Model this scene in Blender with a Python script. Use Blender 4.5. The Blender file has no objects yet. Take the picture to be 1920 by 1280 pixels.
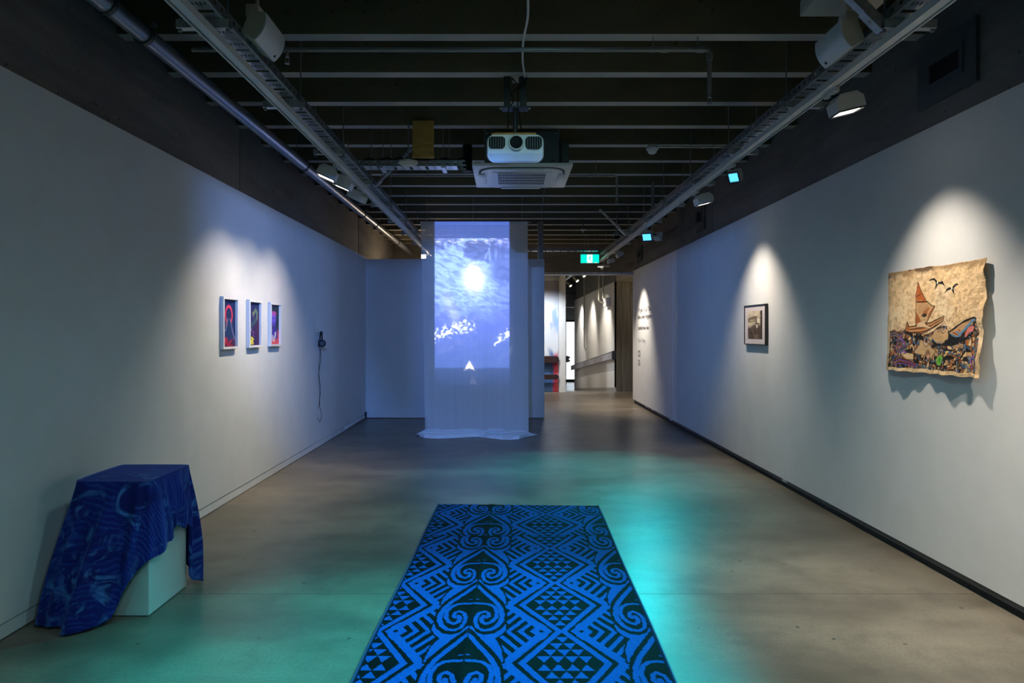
import bpy, bmesh, math, random
import numpy as np
from mathutils import Vector, Matrix, Euler

S = bpy.context.scene
COL = S.collection
PI = math.pi
random.seed(7)
F = 1280.0            # focal length in pixels of a 1920 wide frame
VX, VY = 951.0, 622.0 # vanishing point in the photograph
CAMZ = 1.5

def lin(c):
    return tuple((x / 12.92 if x <= 0.04045 else ((x + 0.055) / 1.055) ** 2.4) for x in [v / 255.0 for v in c])

# ------------------------------------------------------------------ camera
cam_d = bpy.data.cameras.new('camera')
cam = bpy.data.objects.new('camera', cam_d)
COL.objects.link(cam)
cam.location = (0, 0, CAMZ)
cam.rotation_euler = (PI / 2, 0, 0)
cam_d.sensor_width = 36.0
cam_d.lens = 24.0
cam_d.shift_x = (960 - VX) / 1920.0
cam_d.shift_y = (VY - 640) / 1920.0
cam_d.clip_start = 0.05
cam_d.clip_end = 200
S.camera = cam

# ------------------------------------------------------------------ view
S.view_settings.view_transform = 'Standard'
S.view_settings.look = 'None'
S.view_settings.gamma = 1.0
S.view_settings.use_curve_mapping = False
S.view_settings.exposure = 0.0
S.cycles.use_denoising = True
S.cycles.max_bounces = 8
S.cycles.diffuse_bounces = 5
S.cycles.glossy_bounces = 4
S.cycles.transparent_max_bounces = 12
S.cycles.sample_clamp_indirect = 6.0
S.cycles.blur_glossy = 0.6
S.cycles.caustics_reflective = False
S.cycles.caustics_refractive = False

# ------------------------------------------------------------------ world: daylight beyond the far door
W = bpy.data.worlds.new('world'); S.world = W
W.use_nodes = True
W.node_tree.nodes['Background'].inputs[0].default_value = (0.80, 0.90, 1.0, 1)
W.node_tree.nodes['Background'].inputs[1].default_value = 3.0

# ------------------------------------------------------------------ lights (the lamp table repeats the fixtures built below; added fills have none)
WARM = (1.0, 0.89, 0.75)
CYAN = (0.0, 0.74, 0.86)
TRACK_L, TRACK_R = -1.475, 1.948
def spot(name, loc, aim, power, size, blend, color, radius=0.035):
    d = bpy.data.lights.new(name, 'SPOT')
    d.energy = power; d.color = color; d.spot_size = math.radians(size); d.spot_blend = blend
    d.shadow_soft_size = radius
    o = bpy.data.objects.new(name, d); COL.objects.link(o)
    v = (Vector(aim) - Vector(loc)).normalized()
    o.location = Vector(loc)
    o.rotation_euler = v.to_track_quat('-Z', 'Y').to_euler()
    return o
# fixture table: name key, position of the head, aim, power, cone, blend, colour, lit
LAMPS = [
 ('L1', (-1.58, 6.00, 2.885), (-2.455, 5.85, 0.80), 84, 84, 1.0, WARM),
 ('L2', (-1.55, 6.45, 2.895), (-2.455, 6.45, 0.80), 74, 84, 1.0, WARM),
 ('L3', (-1.53, 6.95, 2.870), (-2.455, 7.20, 0.80), 80, 84, 1.0, WARM),
 ('R1', (2.06, 4.15, 2.870), (2.67, 4.15, 0.40), 128, 80, 1.0, WARM),
 ('R2', (2.05, 7.13, 2.870), (2.67, 7.20, 0.50), 135, 88, 1.0, WARM),
 ('C1', (2.00, 6.00, 2.870), (-0.50, 2.90, 0.0), 1250, 42, 1.0, CYAN),
 ('C2', (2.00, 9.75, 2.870), (0.75, 6.80, 0.0), 680, 56, 1.0, CYAN),
 ('T1', (2.02, 13.30, 2.870), (2.67, 13.40, 0.45), 300, 80, 1.0, WARM),
]
for k, loc, aim, p, sz, bl, colr in LAMPS:
    v = (Vector(aim) - Vector(loc)).normalized()
    spot('spotlight_' + k, Vector(loc) + v * 0.05, aim, p, sz, bl, colr, 0.03)
# cyan washers standing on the same tracks behind and above the camera
spot('cyan_wash_left', (-1.3, 1.0, 2.92), (-0.72, 2.75, 0.0), 600, 50, 1.0, CYAN)
spot('cyan_wash_right', (2.0, 0.4, 2.92), (1.0, 2.9, 0.0), 120, 60, 1.0, CYAN)
# unseen white heads behind the camera
spot('white_wash_left', (-1.5, 0.9, 2.92), (-2.4, 1.2, 1.0), 50, 80, 1.0, WARM)
spot('white_fill_right', (2.02, 2.3, 2.92), (2.60, 3.0, 0.1), 360, 78, 1.0, WARM)  # added to brighten the near right wall and floor
# soft ambient fill, added without fittings just above the top of the frame
FILL_TINT = (0.47, 0.92, 1.0)
for i_, (fx, fy, ft, fp, fc) in enumerate(((0.2, -1.6, -1.0, 96, 140), (0.2, 0.9, 2.2, 82, 140), (0.25, 3.0, 4.6, 84, 122), (0.25, 3.2, 6.5, 58, 106))):
    spot('fill_flood', (fx, fy, 3.24), (fx, ft, 0.0), fp, fc, 1.0, FILL_TINT, 0.12)
# warm lamps behind the partition and in the far passage
spot('lamp_behind_partition', (-1.51, 12.75, 2.93), (-1.7, 14.5, 0.6), 150, 120, 0.8, (1.0, 0.78, 0.52), 0.05)
def point(name, loc, power, color, radius=0.06):
    d = bpy.data.lights.new(name, 'POINT'); d.energy = power; d.color = color; d.shadow_soft_size = radius
    o = bpy.data.objects.new(name, d); COL.objects.link(o); o.location = loc
    return o
point('lamp_back_room', (-1.55, 13.3, 2.72), 26, (1.0, 0.74, 0.46))
point('lamp_side_passage', (3.6, 16.0, 2.45), 26, (1.0, 0.80, 0.52))
spot('mural_fill', (0.55, 15.6, 2.6), (0.95, 17.0, 1.3), 230, 80, 0.8, (0.86, 0.93, 1.0), 0.05)  # unseen cool lamp added in place of daylight on the painted wall
spot('lamp_corridor_1', (1.9, 18.6, 2.85), (2.78, 19.0, 0.6), 190, 96, 0.7, WARM, 0.05)
spot('lamp_corridor_2', (1.9, 21.6, 2.85), (2.80, 22.2, 0.4), 190, 96, 0.7, WARM, 0.05)
spot('lamp_corridor_3', (1.9, 24.8, 2.85), (2.82, 25.6, 0.2), 230, 96, 0.7, (1, .93, .86), 0.05)
spot('lamp_passage', (1.9, 15.0, 2.6), (1.8, 15.4, 0.0), 130, 120, 0.9, WARM, 0.08)
pd = bpy.data.lights.new('door_portal', 'AREA'); pd.shape = 'RECTANGLE'; pd.size = 1.3; pd.size_y = 3.0
po = bpy.data.objects.new('door_portal', pd); COL.objects.link(po)
po.location = (3.35, 34.3, 0.55); po.rotation_euler = (PI / 2, 0, PI)
pd.cycles.is_portal = True

# the video projector that throws the seascape on the curtain (it stands above and behind the frame)
def nd(nt, t, **kw):
    n = nt.nodes.new(t)
    for k, v in kw.items(): setattr(n, k, v)
    return n
class NT:
    """tiny helper for node graphs: values are sockets or floats"""
    def __init__(s, nt): s.nt = nt
    def _set(s, sock, v):
        if hasattr(v, 'is_output'): s.nt.links.new(v, sock)
        else: sock.default_value = v
    def m(s, op, a, b=0.0, c=0.0, clamp=False):
        n = s.nt.nodes.new('ShaderNodeMath'); n.operation = op; n.use_clamp = clamp
        s._set(n.inputs[0], a); s._set(n.inputs[1], b); s._set(n.inputs[2], c)
        return n.outputs[0]
    def ss(s, x, lo, hi, a=0.0, b=1.0):
        n = s.nt.nodes.new('ShaderNodeMapRange'); n.interpolation_type = 'SMOOTHSTEP'
        s._set(n.inputs[0], x)
        for i, v in enumerate((lo, hi, a, b)): s._set(n.inputs[1 + i], v)
        return n.outputs[0]
    def xyz(s, x, y, z=0.0):
        n = s.nt.nodes.new('ShaderNodeCombineXYZ')
        for i, v in enumerate((x, y, z)): s._set(n.inputs[i], v)
        return n.outputs[0]
    def noise(s, vec, scale=5.0, detail=3.0, rough=0.5, dist=0.0):
        n = s.nt.nodes.new('ShaderNodeTexNoise')
        if vec is not None: s.nt.links.new(vec, n.inputs['Vector'])
        n.inputs['Scale'].default_value = scale; n.inputs['Detail'].default_value = detail
        n.inputs['Roughness'].default_value = rough; n.inputs['Distortion'].default_value = dist
        return n.outputs[0]
    def mix(s, f, a, b):
        n = s.nt.nodes.new('ShaderNodeMix'); n.data_type = 'RGBA'
        s._set(n.inputs[0], f)
        for i, v in ((6, a), (7, b)):
            if hasattr(v, 'is_output'): s.nt.links.new(v, n.inputs[i])
            else: n.inputs[i].default_value = tuple(v)[:3] + (1,)
        return n.outputs[2]

PROJ = Vector((-0.33, 0.8, 2.84))
ld = bpy.data.lights.new('video_projector_beam', 'SPOT')
ld.energy = 9500; ld.spot_size = math.radians(60); ld.spot_blend = 0.0; ld.shadow_soft_size = 0.004
ld.use_nodes = True
nt = ld.node_tree; nt.nodes.clear()
n = NT(nt)
tc = nd(nt, 'ShaderNodeTexCoord'); sep = nd(nt, 'ShaderNodeSeparateXYZ')
nt.links.new(tc.outputs['Normal'], sep.inputs[0])
tx = n.m('MULTIPLY', n.m('DIVIDE', sep.outputs[0], sep.outputs[2]), -1.0)
tz = n.m('MULTIPLY', n.m('DIVIDE', sep.outputs[1], sep.outputs[2]), -1.0)
U = n.m('DIVIDE', n.m('ADD', tx, 0.0796), 0.1190)
V = n.m('DIVIDE', n.m('ADD', tz, 0.212), 0.242)
inside = n.m('MULTIPLY', n.m('MULTIPLY', n.ss(U, -0.004, 0.004), n.ss(U, 0.996, 1.004, 1, 0)),
             n.m('MULTIPLY', n.ss(V, -0.12, 0.05), n.ss(V, 0.996, 1.004, 1, 0)))
pict = n.ss(V, 0.888, 0.891, 1, 0)                               # the film starts below the blank top strip
du = n.m('SUBTRACT', U, 0.52); dv = n.m('SUBTRACT', V, 0.63)
r2 = n.m('SQRT', n.m('ADD', n.m('POWER', n.m('MULTIPLY', du, 1.0), 2.0), n.m('POWER', n.m('MULTIPLY', dv, 1.55), 2.0)))
ripple = n.noise(n.xyz(n.m('MULTIPLY', U, 1.6), n.m('ADD', n.m('MULTIPLY', V, 8.0), n.m('MULTIPLY', U, 1.2))), 4.0, 4.0, 0.62, 0.9)
core = n.ss(n.m('ADD', r2, n.m('MULTIPLY', n.m('SUBTRACT', ripple, 0.5), 0.22)), 0.0, 0.22, 1, 0)
halo = n.m('MULTIPLY', n.m('MULTIPLY', n.ss(V, 0.30, 0.56), n.ss(U, 0.60, 0.96, 1.0, 0.30)), n.ss(r2, 0.25, 0.75, 1.0, 0.45))
rip = n.ss(ripple, 0.36, 0.64, 0.55, 1.35)
# dark reflected shapes at the top of the water
blk = n.noise(n.xyz(n.m('MULTIPLY', U, 2.6), n.m('MULTIPLY', V, 4.5)), 2.2, 3.0, 0.6, 0.6)
topm = n.m('MULTIPLY', n.ss(V, 0.60, 0.80), n.ss(U, 0.18, 0.75, 0.75, 1.0))
wob = n.m('MULTIPLY', n.m('SUBTRACT', blk, 0.5), 0.22)
Uw = n.m('ADD', U, wob); Vw = n.m('ADD', V, n.m('MULTIPLY', wob, 0.5))
patch = n.m('MULTIPLY', n.m('MULTIPLY', n.ss(Uw, 0.38, 0.42), n.ss(Uw, 0.66, 0.72, 1, 0)), n.m('MULTIPLY', n.ss(Vw, 0.745, 0.765), n.ss(Vw, 0.855, 0.875, 1, 0)))
patch_r = n.m('MULTIPLY', n.m('MULTIPLY', n.ss(Uw, 0.66, 0.74), n.ss(n.noise(n.xyz(n.m('MULTIPLY', U, 9.0), n.m('MULTIPLY', V, 2.0)), 2.0, 3.0), 0.62, 0.42)), n.m('MULTIPLY', n.ss(Vw, 0.70, 0.74), n.ss(Vw, 0.85, 0.88, 1, 0)))
patch_l = n.m('MULTIPLY', n.m('MULTIPLY', n.ss(Uw, 0.30, 0.38, 1, 0), n.ss(n.noise(n.xyz(n.m('MULTIPLY', U, 8.0), n.m('MULTIPLY', V, 3.0)), 2.0, 3.0), 0.60, 0.44)), n.ss(Vw, 0.82, 0.845))
dark = n.m('MAXIMUM', patch, n.m('MAXIMUM', patch_r, n.m('MULTIPLY', patch_l, 0.8)))
dark2 = n.m('MULTIPLY', n.ss(n.m('ADD', U, n.m('MULTIPLY', n.m('SUBTRACT', ripple, 0.5), 0.30)), 0.72, 0.84), n.m('MULTIPLY', n.ss(V, 0.58, 0.64), n.ss(V, 0.72, 0.78, 1, 0.2)))
wash = n.m('SUBTRACT', 1.0, n.m('MULTIPLY', n.m('MAXIMUM', dark, n.m('MULTIPLY', dark2, 0.85)), 0.8))
surf_line = n.m('MULTIPLY', n.ss(n.noise(n.xyz(n.m('MULTIPLY', U, 4.0), n.m('MULTIPLY', V, 30.0)), 3.0, 3.0), 0.5, 0.62), n.ss(V, 0.845, 0.87))
# a pale shaft of light to the lower left
shaft = n.m('MULTIPLY', n.ss(n.m('ABSOLUTE', n.m('SUBTRACT', n.m('ADD', U, n.m('MULTIPLY', n.m('SUBTRACT', V, 0.35), 0.7)), 0.28)), 0.0, 0.12, 1, 0),
             n.m('MULTIPLY', n.ss(V, 0.27, 0.42), n.ss(V, 0.46, 0.60, 1, 0)))
# foam flecks in the lower third
fl = n.noise(n.xyz(n.m('MULTIPLY', U, 5.0), n.m('MULTIPLY', V, 13.0)), 3.6, 4.0, 0.6, 0.4)
flm_l = n.m('MULTIPLY', n.ss(n.m('ABSOLUTE', n.m('SUBTRACT', n.m('SUBTRACT', V, n.m('MULTIPLY', n.m('MINIMUM', U, 0.35), 0.18)), 0.25)), 0.0, 0.085, 1, 0), n.ss(U, 0.45, 0.62, 1, 0))
flm_r = n.m('MULTIPLY', n.ss(n.m('ABSOLUTE', n.m('SUBTRACT', n.m('SUBTRACT', V, n.m('MULTIPLY', n.m('SUBTRACT', U, 0.9), 0.35)), 0.24)), 0.0, 0.07, 1, 0), n.ss(U, 0.74, 0.84))
fleck = n.m('MULTIPLY', n.ss(n.m('ADD', fl, n.m('MULTIPLY', n.m('MAXIMUM', flm_l, flm_r), 0.14)), 0.60, 0.68), n.m('MAXIMUM', flm_l, flm_r))
# the small white fin-shaped light and the dark ridge under it
bu = n.m('SUBTRACT', U, 0.465); bv = n.m('SUBTRACT', V, 0.035)
fin = n.m('MULTIPLY', n.ss(n.m('ADD', n.m('MULTIPLY', n.m('ABSOLUTE', bu), 0.75), n.m('MULTIPLY', bv, 0.9)), 0.030, 0.052, 1, 0), n.ss(n.m('SUBTRACT', bv, n.m('MULTIPLY', n.m('ABSOLUTE', bu), -0.25)), 0.0, 0.006))
ridge = n.m('ADD', n.ss(n.m('SUBTRACT', V, n.m('ADD', 0.012, n.m('MULTIPLY', n.noise(n.xyz(U, 0.3), 3.0, 2.0), 0.045))), -0.004, 0.010, 0.28, 1.0), 0.0)
base = n.mix(n.m('MULTIPLY', halo, n.m('MULTIPLY', rip, wash)), (0.125, 0.17, 0.66), (0.36, 0.55, 1.05))
base = n.mix(n.m('MULTIPLY', core, n.m('MULTIPLY', wash, rip), clamp=True), base, (1.5, 1.6, 1.55))
base = n.mix(n.m('MULTIPLY', n.m('MAXIMUM', dark, n.m('MULTIPLY', dark2, 0.8)), 0.85, clamp=True), base, (0.10, 0.14, 0.40))
base = n.mix(n.m('MULTIPLY', surf_line, 0.7), base, (0.9, 0.95, 1.3))
base = n.mix(n.m('MULTIPLY', shaft, 0.45), base, (0.7, 0.8, 1.3))
base = n.mix(n.ss(V, 0.02, 0.44, 0.88, 0.0), base, (0.060, 0.105, 0.34))
base = n.mix(n.m('MULTIPLY', fleck, 0.9), base, (1.4, 1.5, 1.8))
base = n.mix(fin, base, (1.9, 1.8, 1.6))
rmul = n.ss(ripple, 0.30, 0.70, 0.72, 1.30)
rv = nt.nodes.new('ShaderNodeMix'); rv.data_type = 'RGBA'; rv.blend_type = 'MULTIPLY'
nt.links.new(n.ss(V, 0.28, 0.45, 0.35, 1.0), rv.inputs[0]); nt.links.new(base, rv.inputs[6]); nt.links.new(n.xyz(rmul, rmul, rmul), rv.inputs[7]); base = rv.outputs[2]
strip = n.mix(pict, (0.052, 0.105, 0.40), base)
em = nd(nt, 'ShaderNodeEmission'); out = nd(nt, 'ShaderNodeOutputLight')
nt.links.new(strip, em.inputs[0])
nt.links.new(n.m('MULTIPLY', inside, ridge), em.inputs[1])
# blue fill added to the beam, shaped onto curtain margins and side walls
blue_fill = nd(nt, 'ShaderNodeEmission'); blue_fill.inputs[0].default_value = (0.11, 0.27, 0.85, 1)
rad = n.m('SQRT', n.m('ADD', n.m('POWER', tx, 2.0), n.m('POWER', n.m('ADD', tz, 0.09), 2.0)))
near_ = n.m('MULTIPLY', n.ss(n.m('ABSOLUTE', n.m('ADD', tx, 0.02)), 0.07, 0.12, 0.16, 0.055), n.ss(rad, 0.18, 0.28, 1, 0))
wide_ = n.m('MULTIPLY', n.ss(rad, 0.17, 0.27, 0.0, 0.21), n.ss(rad, 0.34, 0.50, 1, 0))
nt.links.new(n.m('MULTIPLY', n.m('ADD', near_, wide_), n.ss(tz, -0.035, 0.008, 1, 0)), blue_fill.inputs[1])
addl = nd(nt, 'ShaderNodeAddShader'); nt.links.new(em.outputs[0], addl.inputs[0]); nt.links.new(blue_fill.outputs[0], addl.inputs[1])
nt.links.new(addl.outputs[0], out.inputs[0])
po = bpy.data.objects.new('video_projector_beam', ld); COL.objects.link(po)
po.location = PROJ; po.rotation_euler = (PI / 2, 0, 0)

# ------------------------------------------------------------------ materials
def M(name, color, rough=0.5, metal=0.0, var=0.0, scale=8.0, stretch=(1, 1, 1), bump=0.0, emit=None, estr=0.0, spec=0.5, coat=0.0):
    m = bpy.data.materials.new(name); m.use_nodes = True
    nt = m.node_tree; b = nt.nodes['Principled BSDF']; n = NT(nt)
    b.inputs['Roughness'].default_value = rough; b.inputs['Metallic'].default_value = metal
    b.inputs['Specular IOR Level'].default_value = spec
    b.inputs['Coat Weight'].default_value = coat
    c = tuple(color) + (1,)
    b.inputs['Base Color'].default_value = c
    tc = nt.nodes.new('ShaderNodeTexCoord'); mp = nt.nodes.new('ShaderNodeMapping')
    nt.links.new(tc.outputs['Object'], mp.inputs[0]); mp.inputs['Scale'].default_value = stretch
    nz = n.noise(mp.outputs[0], scale, 5.0, 0.6)
    v = max(var, 0.03)
    f = n.ss(nz, 0.3, 0.7)
    nt.links.new(n.mix(f, [x * (1 - v) for x in color], [x * (1 + v) for x in color]), b.inputs['Base Color'])
    if bump:
        bp = nt.nodes.new('ShaderNodeBump'); bp.inputs['Strength'].default_value = bump; bp.inputs['Distance'].default_value = 0.01
        nt.links.new(nz, bp.inputs['Height']); nt.links.new(bp.outputs[0], b.inputs['Normal'])
    if emit:
        b.inputs['Emission Color'].default_value = tuple(emit) + (1,); b.inputs['Emission Strength'].default_value = estr
    return m

def concrete(name, ca, cb, stretch=(1, 1, 1), rough=0.85, boards=None):
    m = bpy.data.materials.new(name); m.use_nodes = True
    nt = m.node_tree; b = nt.nodes['Principled BSDF']; n = NT(nt)
    tc = nt.nodes.new('ShaderNodeTexCoord'); mp = nt.nodes.new('ShaderNodeMapping')
    nt.links.new(tc.outputs['Object'], mp.inputs[0]); mp.inputs['Scale'].default_value = stretch
    a = n.noise(mp.outputs[0], 2.2, 6.0, 0.65, 0.4)
    p = n.noise(tc.outputs['Object'], 60.0, 2.0, 0.5)
    c = n.mix(n.ss(a, 0.3, 0.7), ca, cb)
    pits = n.ss(n.noise(tc.outputs['Object'], 26.0, 1.0, 0.4), 0.72, 0.76)
    c = n.mix(n.m('MULTIPLY', pits, 0.7), c, [x * 0.3 for x in ca])
    c = n.mix(n.m('MULTIPLY', p, 0.25), c, [x * 0.6 for x in ca])
    nt.links.new(c, b.inputs['Base Color'])
    b.inputs['Roughness'].default_value = rough
    bp = nt.nodes.new('ShaderNodeBump'); bp.inputs['Strength'].default_value = 0.35; bp.inputs['Distance'].default_value = 0.008
    nt.links.new(n.m('ADD', a, n.m('MULTIPLY', pits, -0.8)), bp.inputs['Height']); nt.links.new(bp.outputs[0], b.inputs['Normal'])
    return m

def attr_mat(name, rough=0.8, weave=0.0, bump=0.0, spec=0.3):
    m = bpy.data.materials.new(name); m.use_nodes = True
    nt = m.node_tree; b = nt.nodes['Principled BSDF']; n = NT(nt)
    at = nt.nodes.new('ShaderNodeAttribute'); at.attribute_name = 'tint'
    tc = nt.nodes.new('ShaderNodeTexCoord')
    nz = n.noise(tc.outputs['Object'], 90.0 if not weave else 260.0, 3.0, 0.6)
    mul = n.ss(nz, 0.3, 0.7, 1 - weave, 1 + weave * 0.6)
    mx = nt.nodes.new('ShaderNodeMix'); mx.data_type = 'RGBA'; mx.blend_type = 'MULTIPLY'; mx.inputs[0].default_value = 1.0
    nt.links.new(at.outputs['Color'], mx.inputs[6]); nt.links.new(n.xyz(mul, mul, mul), mx.inputs[7])
    nt.links.new(mx.outputs[2], b.inputs['Base Color'])
    b.inputs['Roughness'].default_value = rough; b.inputs['Specular IOR Level'].default_value = spec
    if bump:
        bp = nt.nodes.new('ShaderNodeBump'); bp.inputs['Strength'].default_value = bump; bp.inputs['Distance'].default_value = 0.004
        nt.links.new(nz, bp.inputs['Height']); nt.links.new(bp.outputs[0], b.inputs['Normal'])
    return m

def floor_mat():
    m = bpy.data.materials.new('polished_concrete'); m.use_nodes = True
    nt = m.node_tree; b = nt.nodes['Principled BSDF']; n = NT(nt)
    tc = nt.nodes.new('ShaderNodeTexCoord'); mp = nt.nodes.new('ShaderNodeMapping')
    nt.links.new(tc.outputs['Object'], mp.inputs[0]); mp.inputs['Scale'].default_value = (0.7, 1.6, 1)
    big = n.noise(mp.outputs[0], 0.8, 7.0, 0.62, 0.0)
    mid = n.noise(tc.outputs['Object'], 3.2, 9.0, 0.66, 0.0)
    fine = n.noise(tc.outputs['Object'], 70.0, 3.0, 0.6)
    c = n.mix(n.ss(big, 0.30, 0.70), (0.118, 0.098, 0.074), (0.262, 0.222, 0.170))
    c = n.mix(n.ss(mid, 0.42, 0.70, 0.0, 0.55), c, (0.090, 0.076, 0.060))
    c = n.mix(n.ss(fine, 0.40, 0.75, 0.0, 0.40), c, (0.08, 0.07, 0.058))
    specks = n.ss(n.noise(tc.outputs['Object'], 16.0, 0.0, 0.0), 0.84, 0.86)
    c = n.mix(n.m('MULTIPLY', specks, 0.8), c, (0.03, 0.028, 0.025))
    nt.links.new(c, b.inputs['Base Color'])
    nt.links.new(n.ss(big, 0.2, 0.8, 0.30, 0.40), b.inputs['Roughness'])
    b.inputs['Specular IOR Level'].default_value = 0.30
    bp = nt.nodes.new('ShaderNodeBump'); bp.inputs['Strength'].default_value = 0.04; bp.inputs['Distance'].default_value = 0.002
    nt.links.new(fine, bp.inputs['Height']); nt.links.new(bp.outputs[0], b.inputs['Normal'])
    return m

m_floor = floor_mat()
m_white = M('white_wall_paint', (0.70, 0.70, 0.69), 0.75, var=0.015, scale=3, spec=0.25)
m_partition = M('partition_paint', (0.66, 0.66, 0.66), 0.7, var=0.015, scale=3, spec=0.25)
m_conc = concrete('grey_concrete', (0.105, 0.100, 0.094), (0.185, 0.176, 0.165), (0.6, 0.35, 2.2))
m_rib = concrete('olive_concrete', (0.085, 0.078, 0.044), (0.128, 0.118, 0.072), (0.5, 1.0, 1.0))
m_soffit = M('pale_rib_soffit', (0.40, 0.39, 0.36), 0.8, var=0.06, scale=3)
m_board = concrete('board_marked_concrete', (0.06, 0.052, 0.034), (0.15, 0.132, 0.095), (5.0, 5.0, 0.25))
m_black = M('black_shadow_gap', (0.012, 0.012, 0.013), 0.8)
m_skirt = M('grey_skirting', (0.10, 0.10, 0.098), 0.6)
m_galv = M('galvanised_steel', (0.50, 0.51, 0.52), 0.34, 0.55, var=0.18, scale=14)
m_galv_d = M('dull_galvanised_steel', (0.25, 0.26, 0.28), 0.45, 0.85, var=0.15, scale=14)
m_track = M('white_track_enamel', (0.62, 0.62, 0.60), 0.45)
m_lampw = M('white_lamp_enamel', (0.55, 0.54, 0.50), 0.45)
m_plastic = M('white_plastic', (0.62, 0.63, 0.63), 0.35, var=0.02)
m_cream = M('cream_plastic', (0.50, 0.47, 0.38), 0.5)
m_dark = M('black_metal', (0.012, 0.012, 0.012), 0.5)
m_cable = M('black_cable', (0.006, 0.006, 0.007), 0.6, spec=0.2)
m_green = M('dark_green_sheet_metal', (0.045, 0.060, 0.058), 0.5, 0.2, var=0.06)
m_ply = M('yellow_plywood', (0.42, 0.26, 0.06), 0.7, var=0.15, scale=6, stretch=(1, 1, 6))
m_vent = M('slate_grey_paint', (0.060, 0.072, 0.078), 0.6)
m_pipe = M('grey_painted_pipe', (0.36, 0.38, 0.44), 0.34, 0.8, var=0.04)
m_pipe_d = M('dark_iron_pipe', (0.07, 0.07, 0.068), 0.45, 0.4)
m_iron = M('grey_iron_pipe', (0.24, 0.24, 0.23), 0.4, 0.35)
m_glass_d = M('dark_lens_glass', (0.006, 0.006, 0.007), 0.55, spec=0.08)
m_lit_warm = M('lit_white_led', (0.9, 0.9, 0.9), 0.4, emit=(1.0, 0.95, 0.86), estr=7.0)
m_lit_cyan = M('lit_cyan_gel', (0.05, 0.4, 0.6), 0.4, emit=(0.09, 0.52, 1.0), estr=1.7)
m_lit_soft = M('half_lit_white_led', (0.9, 0.9, 0.9), 0.4, emit=(1.0, 0.9, 0.7), estr=2.0)
m_off = M('unlit_lamp_glass', (0.25, 0.25, 0.24), 0.2)
m_orange = M('orange_strap', (0.52, 0.20, 0.03), 0.6, var=0.2, scale=20)
m_frame = M('white_frame_wood', (0.74, 0.72, 0.68), 0.5)
m_bframe = M('black_frame_wood', (0.012, 0.012, 0.013), 0.4)
m_mount = M('pale_pink_mount', (0.62, 0.55, 0.54), 0.8)
m_brown = M('dark_red_timber', (0.026, 0.007, 0.006), 0.5, var=0.2, scale=10, stretch=(0.3, 1, 6))
m_ink = M('black_vinyl_lettering', (0.012, 0.012, 0.014), 0.6)
m_inkg = M('grey_vinyl_lettering', (0.20, 0.20, 0.21), 0.6)
m_plinth = M('white_plinth_paint', (0.50, 0.53, 0.52), 0.6, var=0.02)

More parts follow.
